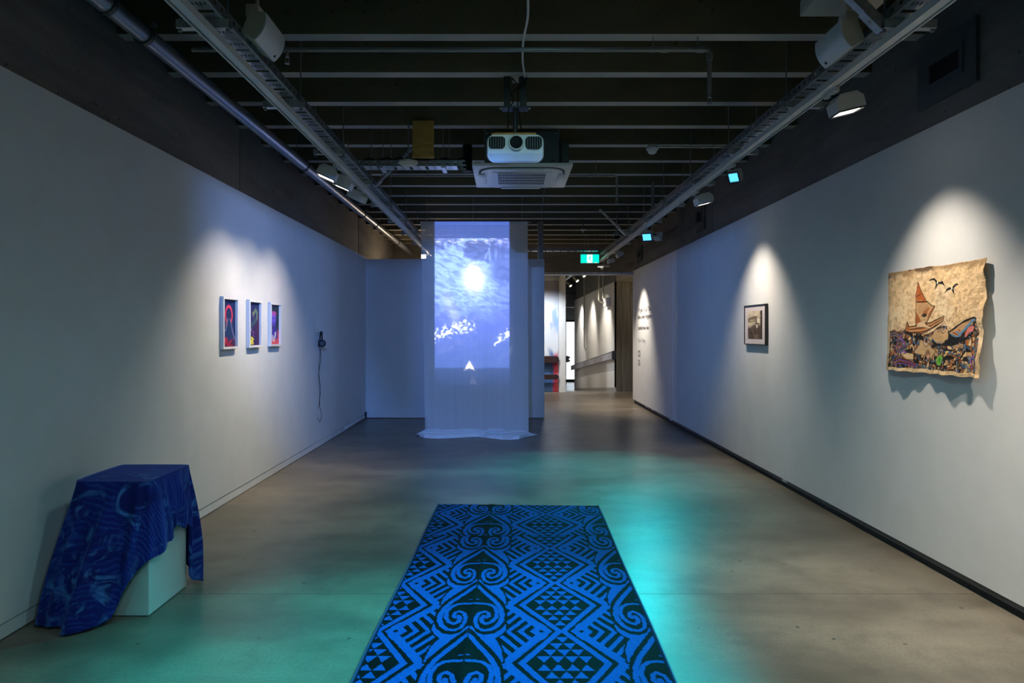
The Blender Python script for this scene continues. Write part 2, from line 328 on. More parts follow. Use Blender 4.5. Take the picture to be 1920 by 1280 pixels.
# ------------------------------------------------------------------ mesh builder
class MB:
    def __init__(s): s.bm = bmesh.new()
    def box(s, lo, hi, mat=None):
        x0, y0, z0 = lo; x1, y1, z1 = hi
        vs = [s.bm.verts.new(p) for p in ((x0, y0, z0), (x1, y0, z0), (x1, y1, z0), (x0, y1, z0), (x0, y0, z1), (x1, y0, z1), (x1, y1, z1), (x0, y1, z1))]
        if mat is not None:
            for v in vs: v.co = mat @ v.co
        for f in ((3, 2, 1, 0), (4, 5, 6, 7), (0, 1, 5, 4), (1, 2, 6, 5), (2, 3, 7, 6), (3, 0, 4, 7)):
            s.bm.faces.new([vs[i] for i in f])
        return s
    def bev(s, w=0.004, seg=2):
        bmesh.ops.bevel(s.bm, geom=list(s.bm.edges), offset=w, segments=seg, affect='EDGES', profile=0.6)
        return s
    def cyl(s, p0, p1, r, seg=14, r1=None, cap=True):
        p0, p1 = Vector(p0), Vector(p1); r1 = r if r1 is None else r1
        q = (p1 - p0).normalized().to_track_quat('Z', 'Y')
        a = []; b = []
        for i in range(seg):
            t = 2 * PI * i / seg; d = q @ Vector((math.cos(t), math.sin(t), 0))
            a.append(s.bm.verts.new(p0 + d * r)); b.append(s.bm.verts.new(p1 + d * r1))
        for i in range(seg):
            j = (i + 1) % seg
            s.bm.faces.new((a[i], a[j], b[j], b[i]))
        if cap:
            s.bm.faces.new(a[::-1]); s.bm.faces.new(b)
        return s
    def tube(s, pts, r, seg=8):
        pts = [Vector(p) for p in pts]; rings = []
        up = Vector((0.13, 0.21, 1)).normalized()
        for i, p in enumerate(pts):
            d = (pts[min(i + 1, len(pts) - 1)] - pts[max(i - 1, 0)]).normalized()
            u = d.cross(up)
            if u.length < 1e-3: u = d.cross(Vector((1, 0, 0)))
            u.normalize(); w = d.cross(u)
            rings.append([s.bm.verts.new(p + u * math.cos(2 * PI * k / seg) * r + w * math.sin(2 * PI * k / seg) * r) for k in range(seg)])
        for a, b in zip(rings, rings[1:]):
            for k in range(seg):
                j = (k + 1) % seg
                s.bm.faces.new((a[k], a[j], b[j], b[k]))
        s.bm.faces.new(rings[0][::-1]); s.bm.faces.new(rings[-1])
        return s
    def prism(s, prof, fn0, fn1):
        """prof: 2-D outline, fn0/fn1 map (a,b) to the two end faces"""
        a = [s.bm.verts.new(fn0(p)) for p in prof]; b = [s.bm.verts.new(fn1(p)) for p in prof]
        k = len(prof)
        for i in range(k):
            j = (i + 1) % k
            s.bm.faces.new((a[i], a[j], b[j], b[i]))
        s.bm.faces.new(a[::-1]); s.bm.faces.new(b)
        return s
    def lathe(s, prof, origin, axis='Z', seg=24, cap=True):
        rings = []
        o = Vector(origin)
        for r, h in prof:
            ring = []
            for k in range(seg):
                t = 2 * PI * k / seg
                c = (r * math.cos(t), r * math.sin(t), h)
                if axis == 'Y': c = (c[0], c[2], c[1])
                if axis == 'X': c = (c[2], c[0], c[1])
                ring.append(s.bm.verts.new(o + Vector(c)))
            rings.append(ring)
        for a, b in zip(rings, rings[1:]):
            for k in range(seg):
                j = (k + 1) % seg
                s.bm.faces.new((a[k], a[j], b[j], b[k]))
        if cap: s.bm.faces.new(rings[0][::-1]); s.bm.faces.new(rings[-1])
        return s
    def quad(s, *pts):
        s.bm.faces.new([s.bm.verts.new(p) for p in pts]); return s
    def xf(s, mat):
        for v in s.bm.verts: v.co = mat @ v.co
        return s
    def build(s, name, mat, parent=None, smooth=False, weld=False):
        if weld: bmesh.ops.remove_doubles(s.bm, verts=list(s.bm.verts), dist=1e-5)
        bmesh.ops.recalc_face_normals(s.bm, faces=list(s.bm.faces))
        me = bpy.data.meshes.new(name); s.bm.to_mesh(me); s.bm.free()
        if mat: me.materials.append(mat)
        if smooth:
            for p in me.polygons: p.use_smooth = True
            try: me.set_sharp_from_angle(angle=math.radians(38))
            except Exception: pass
        o = bpy.data.objects.new(name, me); COL.objects.link(o)
        if parent is not None:
            o.parent = parent
            o.matrix_parent_inverse = world_of(parent).inverted()
        return o
def world_of(o):
    m = o.matrix_basis.copy(); p = o
    while p.parent is not None:
        m = p.parent.matrix_basis @ p.matrix_parent_inverse @ m; p = p.parent
    return m
def tag(o, label=None, cat=None, group=None, kind=None):
    if label: o['label'] = label
    if cat: o['category'] = cat
    if group: o['group'] = group
    if kind: o['kind'] = kind
    return o
def thing(name, label, cat, loc=(0, 0, 0), group=None):
    o = bpy.data.objects.new(name, None); COL.objects.link(o); o.location = loc
    o.empty_display_size = 0.1
    return tag(o, label, cat, group)
def struct(o): o['kind'] = 'structure'; return o
def box(name, lo, hi, mat, parent=None, bev=0.0):
    b = MB().box(lo, hi)
    if bev: b.bev(bev)
    return b.build(name, mat, parent, smooth=bool(bev))

# pixel helpers: a pixel of the photograph on a plane of the real room
def on_y(px, py, Y): return ((px - VX) * Y / F, Y, CAMZ - (py - VY) * Y / F)
def on_x(px, py, X):
    Y = F * X / (px - VX); return (X, Y, CAMZ - (py - VY) * Y / F)

# ------------------------------------------------------------------ setting
XL, XR = -2.455, 2.67          # white wall faces
CL, CR = -2.52, 2.70           # concrete faces behind
YB = -3.2                      # wall behind the camera
RIBZ, DECK = 3.42, 3.86
WTOP = 2.79

floor = struct(box('floor', (CL - .3, YB - .2, -0.30), (6.2, 17.2, -0.012), m_black))
yb = [YB - .2, 3.91, 8.6, 13.2, 17.2]
for a, b in zip(yb, yb[1:]):
    box('floor_slab', (CL - .28, a + .002, -0.012), (6.18, b - .002, 0.0), m_floor, floor)

ceiling = struct(box('ceiling', (CL - .3, YB - .2, DECK), (6.2, 17.6, DECK + .15), m_rib))
rib_me = None
for k in range(-12, 20):
    y = 4.404 + 0.649 * k
    if y > 17.3 or y < YB: continue
    if rib_me is None:
        r = box('rib', (CL, -.0525, RIBZ), (CR, .0525, DECK), m_rib, ceiling, 0.004); rib_me = r.data; rib_me.materials.append(m_soffit)
        for p_ in rib_me.polygons:
            if p_.normal.z < -.9: p_.material_index = 1
    else:
        r = bpy.data.objects.new('rib', rib_me); COL.objects.link(r); r.parent = ceiling
    r.location = (0, y + .0525, 0)

# left wall: white lining with a concrete band above
wl = struct(box('wall_left', (CL - .28, YB, 0), (CL - .22, 17.4, DECK), m_conc))
for a, b in ((YB, 6.425), (6.44, 11.55), (11.58, 17.4)):
    z0 = 2.60 if b < 11.9 else 0.0
    box('concrete_panel', (CL - .22, a, z0), (CL, b, DECK), m_conc, wl, 0.004)
box('wall_panel', (CL - .2, YB, 0.080), (XL, 11.86, WTOP), m_white, wl)
bl = struct(box('baseboard_left', (CL - .2, YB, 0.006), (XL - .004, 11.80, 0.074), m_white))
box('cable_duct', (XL - .004, 10.35, 0.022), (XL + .010, 11.76, 0.052), m_white, bl, 0.002)
box('corner_box', (XL - .004, 11.77, 0.010), (XL + .02, 11.84, 0.115), m_black, bl, 0.003)
box('floor_joint', (CL - .2, YB, 0.0), (XL - .010, 11.80, 0.006), m_black, bl)

# right wall
wr = struct(box('wall_right', (CR + .22, YB, 0), (CR + .28, 14.5, DECK), m_conc))
box('concrete_panel', (CR, YB, 2.60), (CR + .22, 8.96, DECK), m_conc, wr, 0.004)
box('concrete_panel', (CR, 8.97, 2.60), (CR + .22, 14.5, DECK), m_conc, wr, 0.004)
box('wall_panel', (XR, YB, 0.078), (CR + .22, 10.995, WTOP), m_white, wr)
box('wall_panel', (XR - .002, 11.0, 0.078), (CR + .22, 14.5, WTOP), m_white, wr)
br = struct(box('baseboard_right', (XR + .018, YB, 0.038), (CR + .2, 14.46, 0.078), m_skirt))
box('shadow_gap', (XR + .024, YB, 0.0), (CR + .2, 14.46, 0.038), m_black, br)  # near-black strip, the shade below the skirting put into its colour
for yy in (13.1, 12.55, 11.15, 6.55):
    box('packer', (XR + .008, yy, 0.05), (XR + .03, yy + .10, 0.078), m_white, br)

# wall behind the camera
struct(box('wall_back', (CL - .3, YB - .2, 0), (CR + .3, YB, DECK), m_white))

# partition across the far end
wf = struct(box('wall_far', (CL + .02, 11.85, 0.012), (0.645, 11.97, 2.763), m_partition, None, 0.002))
post = struct(box('trim_1', (0.533, 11.87, 2.763), (0.63, 11.95, RIBZ), m_galv_d, None, 0.003))
# header rail of the passage opening
rail = struct(box('trim_2', (0.60, 14.40, 2.700), (XR, 14.50, 2.760), m_galv, None, 0.004))
box('rail_lip', (0.60, 14.38, 2.715), (XR, 14.40, 2.722), m_galv, rail)
# concrete downstand beam behind it
struct(box('trim_3', (CL, 15.3, 2.80), (6.2, 15.75, DECK), m_conc, None, 0.006))

# far end of the rooms
wm = struct(box('wall_mural', (CL, 17.02, 0.0), (1.29, 17.2, DECK), m_white))
box('wall_end', (1.29, 16.96, 0.0), (1.452, 17.24, DECK), m_white, wm, 0.002)
wc = struct(box('wall_passage', (2.75, 17.2, 0.0), (6.2, 17.5, 2.76), m_board))
for i in range(4):
    x = 2.752 + i * .115
    box('board_face', (x, 17.185 - (i % 2) * .004, 0.0), (x + .112, 17.2, 2.755), m_board, wc)
box('concrete_panel', (2.75, 17.21, 2.76), (6.2, 17.5, DECK), m_conc, wc)
struct(box('wall_side', (6.0, 14.3, 0), (6.2, 17.5, DECK), m_white))
struct(box('wall_return', (CR + .28, 14.3, 0), (6.2, 14.5, DECK), m_white))

# sloping corridor beyond
ramp = struct(MB().prism([(17.2, -.30), (17.2, 0.0), (29.2, -1.0), (35.0, -1.0), (35.0, -1.3)],
             lambda p: (1.30, p[0], p[1]), lambda p: (4.6, p[0], p[1])).build('floor_ramp', m_floor))
wq = struct(box('wall_corridor_right', (2.84, 17.5, -1.2), (3.0, 28.0, 3.86), m_conc))
box('wall_panel', (2.75, 17.22, -1.1), (2.84, 24.18, WTOP), m_white, wq, 0.002)
box('wall_panel', (2.755, 24.22, -1.1), (2.84, 28.0, WTOP), m_white, wq, 0.002)
box('concrete_band', (2.80, 17.5, WTOP + .002), (2.84, 28.0, 3.86), m_conc, wq)
MB().prism([(17.24, -.02), (27.9, -.92), (27.9, -.80), (17.24, .10)], lambda p: (2.742, p[0], p[1]), lambda p: (2.75, p[0], p[1])).build('wall_base', m_galv, wq)
struct(box('wall_corridor_left', (1.30, 17.24, -1.2), (1.42, 35.0, 3.86), m_white))
struct(box('ceiling_corridor', (1.3, 17.2, 3.86), (4.6, 35.0, 4.0), m_rib))
struct(box('wall_corridor_end', (4.4, 28.0, -1.2), (4.6, 35.0, 3.9), m_white))
struct(box('wall_corridor_return', (2.84, 27.8, -1.2), (4.5, 28.0, 3.9), m_conc))
# end wall with a glazed street door
we = struct(MB().box((1.3, 34.2, -1.2), (2.75, 34.4, 3.9)).box((3.95, 34.2, -1.2), (4.6, 34.4, 3.9)).box((2.75, 34.2, 2.1), (3.95, 34.4, 3.9)).build('wall_end_door', m_white))
dr = struct(MB().box((2.75, 34.22, -1.0), (2.83, 34.36, 2.1)).box((3.87, 34.22, -1.0), (3.95, 34.36, 2.1)).box((2.83, 34.22, 2.0), (3.87, 34.36, 2.1)).box((2.83, 34.22, -1.0), (3.87, 34.36, -.88)).build('door_1', m_dark))
mg = bpy.data.materials.new('clear_glass'); mg.use_nodes = True
g = mg.node_tree.nodes['Principled BSDF']; g.inputs['Base Color'].default_value = (1, 1, 1, 1)
ntg = mg.node_tree; tr = ntg.nodes.new('ShaderNodeBsdfTransparent'); gl = ntg.nodes.new('ShaderNodeBsdfGlossy'); mxs = ntg.nodes.new('ShaderNodeMixShader')
fr = ntg.nodes.new('ShaderNodeFresnel'); gl.inputs['Roughness'].default_value = 0.02
ntg.links.new(fr.outputs[0], mxs.inputs[0]); ntg.links.new(tr.outputs[0], mxs.inputs[1]); ntg.links.new(gl.outputs[0], mxs.inputs[2])
ntg.links.new(mxs.outputs[0], ntg.nodes['Material Output'].inputs[0])
box('door_pane', (2.83, 34.28, -.88), (3.87, 34.29, 2.0), mg, dr)
# white pier and steel cladding before the door
struct(box('wall_pier', (2.55, 33.0, -1.0), (2.86, 33.3, 2.62), m_white, None, 0.004))
cl = struct(box('trim_4', (2.2, 31.2, 2.62), (4.3, 31.4, 3.86), m_galv_d, None, 0.01))
box('cladding_seam', (2.2, 31.18, 3.25), (4.3, 31.2, 3.28), m_dark, cl)

# ------------------------------------------------------------------ cable trays and lighting tracks
def tray_base(width, length, mat, name, parent, to_world):
    """perforated sheet: long cross slots alternating with rows of six small holes"""
    bm = bmesh.new(); P = 0.152; n = int(length / P)
    xs6 = [0.0]
    m_ = 0.016; cw = (width - 2 * m_) / 6
    for i in range(6):
        a = m_ + i * cw; xs6 += [a + cw * .30, a + cw * .70]
    xs6.append(width)
    grid = {}
    def V(x, y, z=0.0):
        k = (round(x, 5), round(y, 5), z)
        if k not in grid: grid[k] = bm.verts.new(to_world(Vector((x, y, z))))
        return grid[k]
    def q(x0, x1, y0, y1, za=0.0, zb=0.0):
        bm.faces.new((V(x0, y0, za), V(x1, y0, za), V(x1, y1, zb), V(x0, y1, zb)))
    for k in range(n):
        y = k * P
        q(0, m_, y, y + .030); q(width - m_, width, y, y + .030)          # beside the long slot
        q(m_, width - m_, y - .010, y, 0.012, 0.0)                        # lip folded up from the slot
        q(0, width, y + .030, y + .075)
        for a, b in zip(xs6[0::2], xs6[1::2]): q(a, b, y + .075, y + .105)
        q(0, width, y + .105, y + P)
    me = bpy.data.meshes.new(name); bm.to_mesh(me); bm.free(); me.materials.append(mat)
    o = bpy.data.objects.new(name, me); COL.objects.link(o); o.parent = parent
    o.matrix_parent_inverse = world_of(parent).inverted()
    s = o.modifiers.new('thickness', 'SOLIDIFY'); s.thickness = 0.0015
    return o
def tray_flange(length, height, mat, parent, to_world):
    bm = bmesh.new(); P = 0.076; n = int(length / P)
    def q(y0, y1, z0, z1): bm.faces.new([bm.verts.new(to_world(Vector((0, y, z)))) for y, z in ((y0, z0), (y1, z0), (y1, z1), (y0, z1))])
    for k in range(n):
        y = k * P
        q(y, y + P, 0, height * .32); q(y, y + P, height * .68, height); q(y, y + .048, height * .32, height * .68)
    bmesh.ops.remove_doubles(bm, verts=list(bm.verts), dist=1e-5)
    me = bpy.data.meshes.new('side_flange'); bm.to_mesh(me); bm.free(); me.materials.append(mat)
    o = bpy.data.objects.new('side_flange', me); COL.objects.link(o); o.parent = parent
    o.matrix_parent_inverse = world_of(parent).inverted()
    s = o.modifiers.new('thickness', 'SOLIDIFY'); s.thickness = 0.002; s.offset = 0
    return o
def long_tray(xa, xb, y0, y1, label, sgn):
    Z = 3.052
    t = thing('cable_tray', label, 'cable tray', ((xa + xb) / 2, y0, Z))
    tray_base(xb - xa, y1 - y0, m_galv, 'tray_base', t, lambda v: Vector((xa + v.x, y0 + v.y, Z + v.z)))
    for x in (xa, xb): tray_flange(y1 - y0, .055, m_galv_d, t, lambda v, x=x: Vector((x, y0 + v.y, Z + v.z)))
    first = None
    yy = 1.0
    while yy < y1 - .3:
        x0, x1 = (xa - .085, xb + .022) if sgn < 0 else (xb - .19, xb + .085)
        if sgn > 0: x0 = xa - .022
        b = MB()
        b.box((x0, yy - .021, Z - .046), (x1, yy + .021, Z - .042)).box((x0, yy - .021, Z - .042), (x1, yy - .018, Z - .003)).box((x0, yy + .018, Z - .042), (x1, yy + .021, Z - .003))
        b.build('strut', m_galv, t)
        r = MB().cyl((x0 + .012, yy, Z - .06), (x0 + .012, yy, DECK), .005, 8).cyl((x1 - .012, yy, Z - .06), (x1 - .012, yy, DECK), .005, 8)
        r.cyl((x0 + .012, yy, Z - .058), (x0 + .012, yy, Z - .046), .011, 6).cyl((x1 - .012, yy, Z - .058), (x1 - .012, yy, Z - .046), .011, 6)
        r.build('hanger_rod', m_galv_d, t)
        yy += 1.2
    return t
def track(xa, xb, y0, y1, label, sgn):
    """white lighting track: broad flat side, then the groove, then a thin lip on the wall side"""
    z0, z1 = 2.966, 3.001
    t = thing('light_track', label, 'light track', ((xa + xb) / 2, y0, z0))
    w = xb - xa
    if sgn < 0: parts = [(xb - .044, xb), (xa, xa + .008)]
    else: parts = [(xa, xa + .044), (xb - .008, xb)]
    a, b = parts
    MB().box((a[0], y0, z0), (a[1], y1, z1)).box((b[0], y0, z0), (b[1], y1, z1)).box((min(a[0], b[0]), y0, z1), (max(a[1], b[1]), y1, z1 + .004)).build('rail_body', m_track, t)
    g0, g1 = (b[1], a[0]) if sgn < 0 else (a[1], b[0])
    MB().box((g0, y0, z0 + .014), (g1, y1, z1)).build('conductor_groove', m_dark, t)
    return t
long_tray(-1.556, -1.402, 0.4, 12.2, 'galvanised perforated cable tray running along the left side of the ceiling', -1)
long_tray(1.890, 2.044, 0.4, 13.9, 'galvanised perforated cable tray running along the right side of the ceiling', 1)
track(-1.518, -1.450, 0.4, 13.2, 'white lighting track under the left cable tray', -1)
track(1.920, 1.988, 0.4, 14.3, 'white lighting track under the right cable tray', 1)
# cross trays
Zc = 3.06
t = thing('cable_tray', 'short cable tray crossing from the left tray to the projector, behind the round ceiling sensor', 'cable tray', (-.9, 6.5, Zc))
tray_base(.16, 1.05, m_galv, 'tray_base', t, lambda v: Vector((-1.385 + v.y, 6.58 - v.x, Zc + v.z)))
for yv in (6.42, 6.58): tray_flange(1.05, .055, m_galv_d, t, lambda v, yv=yv: Vector((-1.385 + v.y, yv, Zc + v.z)))
for x in (-1.20, -1.12, -.62, -.56):
    MB().cyl((x, 6.60, Zc - .03), (x, 6.60, DECK), .004, 8).build('hanger_rod', m_galv_d, t)
MB().box((-1.205, 6.40, Zc - .022), (-1.165, 6.62, Zc - .001)).build('strut', m_galv, t)
MB().box((-.62, 6.40, Zc - .022), (-.58, 6.62, Zc - .001)).build('strut', m_galv, t)
MB().tube([(-1.38 + i * .06, 6.5 + .02 * math.sin(i), Zc + .066 + .03 * math.sin(i * 1.3) ** 2) for i in range(17)], .012, 7).build('cable', m_cable, t, True)
Zd = 3.12
t = thing('cable_tray', 'far cable tray crossing the ceiling above the exit sign', 'cable tray', (1.2, 13.7, Zd))
tray_base(.16, 1.6, m_galv, 'tray_base', t, lambda v: Vector((0.30 + v.y, 13.78 - v.x, Zd + v.z)))
for yv in (13.62, 13.78): tray_flange(1.6, .055, m_galv_d, t, lambda v, yv=yv: Vector((0.30 + v.y, yv, Zd + v.z)))
for x in (.62, 1.62): MB().cyl((x, 13.7, Zd - .03), (x, 13.7, DECK), .005, 8).build('hanger_rod', m_galv_d, t)

# diagonal strut braces
def brace(label, a, b, w=.02):
    a, b = Vector(a), Vector(b); d = b - a
    t = thing('strut_brace', label, 'brace', a)
    q = d.normalized().to_track_quat('Z', 'Y').to_matrix().to_4x4(); Mx = Matrix.Translation(a) @ q
    L = d.length
    MB().box((-w, -w, 0), (w, -w + .004, L)).box((-w, -w, 0), (-w + .004, w, L)).box((w - .004, -w, 0), (w, w, L)).xf(Mx).build('channel', m_galv, t)
    MB().box((-w - .004, -w - .006, -.02), (w + .004, -w - .001, .11)).cyl((0, -w - .014, .05), (0, -w - .005, .05), .009, 6).xf(Mx).build('foot_bracket', m_galv, t)
    return t
brace('galvanised diagonal strut brace at the top right above the right loudspeaker', (1.872, 3.42, 3.035), (1.46, 3.42, 3.44), .024)
brace('short diagonal strut brace between the left cable tray and the plywood panel', (-1.34, 7.03, 3.02), (-0.874, 6.345, 3.215), .011)
brace('slim diagonal strut brace at the far end of the right cable tray', (1.84, 10.65, 3.03), (1.44, 10.65, 3.41), .014)
tg = thing('flat_hanger', 'flat steel hanger strip dropping to the right cable tray', 'hanger', (1.862, 8.75, 3.1))
MB().box((1.845, 8.74, 3.075), (1.882, 8.746, 3.42)).build('strip', m_galv_d, tg)
MB().cyl((1.863, 8.735, 3.10), (1.863, 8.752, 3.10), .01, 6).build('bolt', m_galv, tg)

# ------------------------------------------------------------------ spotlights on the tracks
def fixture(label, pos, aim, lens, track_x, depth=.075, size=(.13, .17)):
    pos = Vector(pos); v = (Vector(aim) - pos).normalized()
    t = thing('track_spotlight', label, 'spotlight', (track_x, pos.y, 2.966), 'spotlights on the lighting tracks')
    MB().box((track_x - .016, pos.y - .075, 2.935), (track_x + .016, pos.y + .075, 2.966)).bev(.004, 1).build('adapter', m_lampw, t)
    q = v.to_track_quat('-Z', 'Y').to_matrix().to_4x4(); Mx = Matrix.Translation(pos) @ q
    w, h = size[0] / 2, size[1] / 2
    # housing: square front, sides, chamfered back
    bm = MB()
    prof = [(-h, -.032), (-h, depth - .042), (-h * .58, depth - .008), (h * .58, depth - .008), (h, depth - .042), (h, -.032)]
    bm.prism(prof, lambda p: Mx @ Vector((-w, p[0], p[1])), lambda p: Mx @ Vector((w, p[0], p[1])))
    bm.build('housing', m_lampw, t)
    b = MB()
    for lo, hi in (((-w, -h, -.04), (w, -h + .008, -.032)), ((-w, h - .008, -.04), (w, h, -.032)), ((-w, -h + .008, -.04), (-w + .008, h - .008, -.032)), ((w - .008, -h + .008, -.04), (w, h - .008, -.032))):
        b.box(lo, hi)
    b.xf(Mx).build('bezel', m_dark, t)
    MB().box((-w + .012, -h + .018, -.0345), (w - .012, h - .018, -.0325)).xf(Mx).build('lens', lens, t)
    MB().tube([(track_x, pos.y, 2.938), ((track_x + pos.x) / 2, pos.y, 2.930), tuple(Mx @ Vector((0, 0, depth - .012)))], .011, 8).build('arm', m_dark, t, True)
    return t
L = {k: (loc, aim) for k, loc, aim, *_ in LAMPS}
fixture('lit white spotlight aimed at the left wall, nearest of three on left track', *L['L1'], m_lit_warm, TRACK_L - .025)
fixture('lit white spotlight aimed at the left wall, middle of three on left track', *L['L2'], m_lit_warm, TRACK_L - .025)
fixture('white spotlight aimed at the left wall, last of three on left track', *L['L3'], m_lit_warm, TRACK_L - .025)
fixture('lit white track spotlight aimed at the painted bark cloth on the right wall', *L['R1'], m_lit_warm, TRACK_R + .022)
fixture('lit white track spotlight aimed at the black framed print', *L['R2'], m_lit_warm, TRACK_R + .022)
fixture('track spotlight with a bright blue gel, nearer of the two blue ones', *L['C1'], m_lit_cyan, TRACK_R + .022, .07, (.10, .11))
fixture('track spotlight with a bright blue gel, farther one near the end of the right track', *L['C2'], m_lit_cyan, TRACK_R + .022, .07, (.14, .14))
fixture('small lit track spotlight over the wall lettering', *L['T1'], m_lit_soft, TRACK_R + .022, .06, (.11, .13))
fixture('white track spotlight with a grey head at the far end of the right track', (2.06, 12.5, 2.91), (2.62, 12.6, 1.9), m_off, TRACK_R + .022, .06, (.11, .13))
fixture('lit spotlight glaring above the partition beside the curtain', (-1.535, 12.55, 2.885), (-0.9, 9.0, 2.55), m_lit_warm, TRACK_L - .025, .06, (.11, .11))
fixture('unlit grey track spotlight beside the far blue gel spotlight', (2.20, 9.95, 2.895), (3.0, 10.6, 2.6), m_off, TRACK_R + .022, .06, (.10, .12))

# ------------------------------------------------------------------ ceiling pipes
t = thing('ceiling_pipe', 'fat grey pipe running along the left wall just under the ceiling ribs', 'pipe', (-2.13, 0, 3.24))
seg = [0.3, 3.62, 4.0, 7.15, 10.05, 11.0, 13.2, 16.4]
for i, (a, b) in enumerate(zip(seg, seg[1:])):
    r = .050 if i in (1, 4, 5) else .053
    MB().cyl((-2.13, a, 3.24), (-2.13, b, 3.24), r, 24).build('pipe_length', m_pipe, t, True)
for y in seg[1:-1]:
    MB().cyl((-2.13, y - .016, 3.24), (-2.13, y + .016, 3.24), .060, 24).build('coupling', m_pipe_d, t, True)
    MB().box((-2.085, y - .012, 3.285), (-2.06, y + .012, 3.31)).cyl((-2.05, y, 3.295), (-2.095, y, 3.295), .007, 8).build('clamp_bolt', m_galv_d, t)
for y in (3.75, 6.9, 10.3, 13.0): MB().cyl((-2.13, y, 3.295), (-2.13, y, DECK), .005, 8).build('hanger_rod', m_galv_d, t)

def sprinkler(label, y, z, x0, x1, drop, r, hang):
    t = thing('sprinkler_pipe', label, 'pipe', (x1, y, z))
    MB().tube([(x0, y, z), (x1 - .03, y, z), (x1 - .009, y, z - .004), (x1 - .001, y, z - .018), (x1, y, z - .04), (x1, y, z - drop)], r, 12).build('pipe_length', m_iron, t, True)
    for a_, b_ in (((x1 - .075, y, z), (x1 - .035, y, z)), ((x1, y, z - .07), (x1, y, z - .03)), ((x1 - .32, y, z), (x1 - .27, y, z))): MB().cyl(a_, b_, r * 1.35, 14).build('pipe_fitting', m_iron, t, True)
    h = MB().cyl((x1, y, z - drop), (x1, y, z - drop - .022), r * .95, 12).cyl((x1, y, z - drop - .06), (x1, y, z - drop - .064), .016, 12)
    h.box((x1 - .013, y - .003, z - drop - .06), (x1 - .009, y + .003, z - drop - .02)).box((x1 + .009, y - .003, z - drop - .06), (x1 + .013, y + .003, z - drop - .02))
    h.build('sprinkler_head', m_galv_d, t)
    for x in hang:
        MB().cyl((x, y, z + r), (x, y, RIBZ), .004, 8).cyl((x - .012, y, z), (x + .012, y, z), r * 1.25, 12).build('pipe_clip', m_galv_d, t)
    return t
sprinkler('long sprinkler pipe crossing the front of the ceiling, drop head at its right end', 4.44, 3.335, -2.05, 1.315, .29, .0150, (-1.45, .95, 1.24))
sprinkler('thinner sprinkler pipe crossing behind the cassette with a short drop head', 7.69, 3.258, -1.42, 1.235, .255, .011, (-.9, 1.0))
t = thing('ceiling_sprinkler', 'small sprinkler head hanging at the left of the front sprinkler pipe', 'sprinkler', (-1.36, 4.27, 3.2))
MB().cyl((-1.43, 4.44, 3.32), (-1.43, 4.44, 3.285), .010, 10).build('nipple', m_galv, t)
MB().cyl((-1.43, 4.44, 3.245), (-1.43, 4.44, 3.242), .017, 12).box((-1.443, 4.438, 3.243), (-1.439, 4.442, 3.288)).box((-1.421, 4.438, 3.243), (-1.417, 4.442, 3.288)).build('deflector', m_galv, t)
t = thing('ceiling_sprinkler', 'small brass sprinkler drop under the far ribs before the exit sign', 'sprinkler', (1.29, 11.6, 3.2))
MB().cyl((1.29, 11.6, 3.42), (1.29, 11.6, 3.24), .010, 10).build('drop_pipe', m_pipe_d, t)
MB().cyl((1.29, 11.6, 3.24), (1.29, 11.6, 3.19), .022, 10, .008).box((1.255, 11.59, 3.232), (1.325, 11.61, 3.246)).build('deflector', m_galv, t)

# smoke detectors
def detector(label, x, y, ztop, r):
    t = thing('smoke_detector', label, 'detector', (x, y, ztop))
    MB().lathe([(r * .8, 0), (r, -.008), (r, -.026), (r * .86, -.032)], (x, y, ztop), 'Z', 28).build('base_ring', m_plastic, t, True)
    MB().lathe([(r * .74, -.032), (r * .80, -.044), (r * .62, -.062), (r * .35, -.070)], (x, y, ztop), 'Z', 28).build('sensor_dome', m_plastic, t, True)
    return t
t = detector('white smoke detector at the end of a conduit on the right of the ceiling', 1.424, 6.7, 3.315, .058)
MB().tube([(1.47, 6.7, 3.315), (1.9, 6.7, 3.315), (2.3, 6.7, 3.315)], .0115, 10).build('conduit', m_cream, t, True)
MB().cyl((1.90, 6.7, 3.315), (1.94, 6.7, 3.315), .015, 12).build('conduit_clip', m_cream, t)
MB().cyl((1.424, 6.7, 3.315), (1.424, 6.7, 3.33), .05, 24).build('mounting_plate', m_cream, t, True)
t = thing('ceiling_sensor', 'large round cream ceiling sensor below the plywood panel', 'sensor', (-.905, 6.25, 3.06))
MB().lathe([(.07, .0), (.088, -.006), (.088, -.020), (.080, -.030)], (-.905, 6.25, 3.065), 'Z', 36).build('base_ring', m_cream, t, True)
MB().lathe([(.066, -.030), (.060, -.042), (.03, -.048)], (-.905, 6.25, 3.065), 'Z', 36).build('cover', m_cream, t, True)
MB().cyl((-.905, 6.25, 3.065), (-.905, 6.25, 3.43), .006, 8).build('drop_rod', m_galv_d, t)
t = thing('security_camera', 'small dome camera on the right cable tray near its far end', 'camera', (1.89, 11.4, 3.0))
MB().lathe([(.055, .0), (.07, -.01), (.07, -.04), (.055, -.05)], (1.80, 11.2, 3.12), 'Z', 24).build('housing', m_galv_d, t, True)
MB().lathe([(.052, -.05), (.046, -.075), (.02, -.095)], (1.80, 11.2, 3.12), 'Z', 24).build('dome', m_glass_d, t, True)
MB().cyl((1.80, 11.2, 3.12), (1.80, 11.2, 3.42), .008, 8).build('drop_rod', m_galv_d, t)

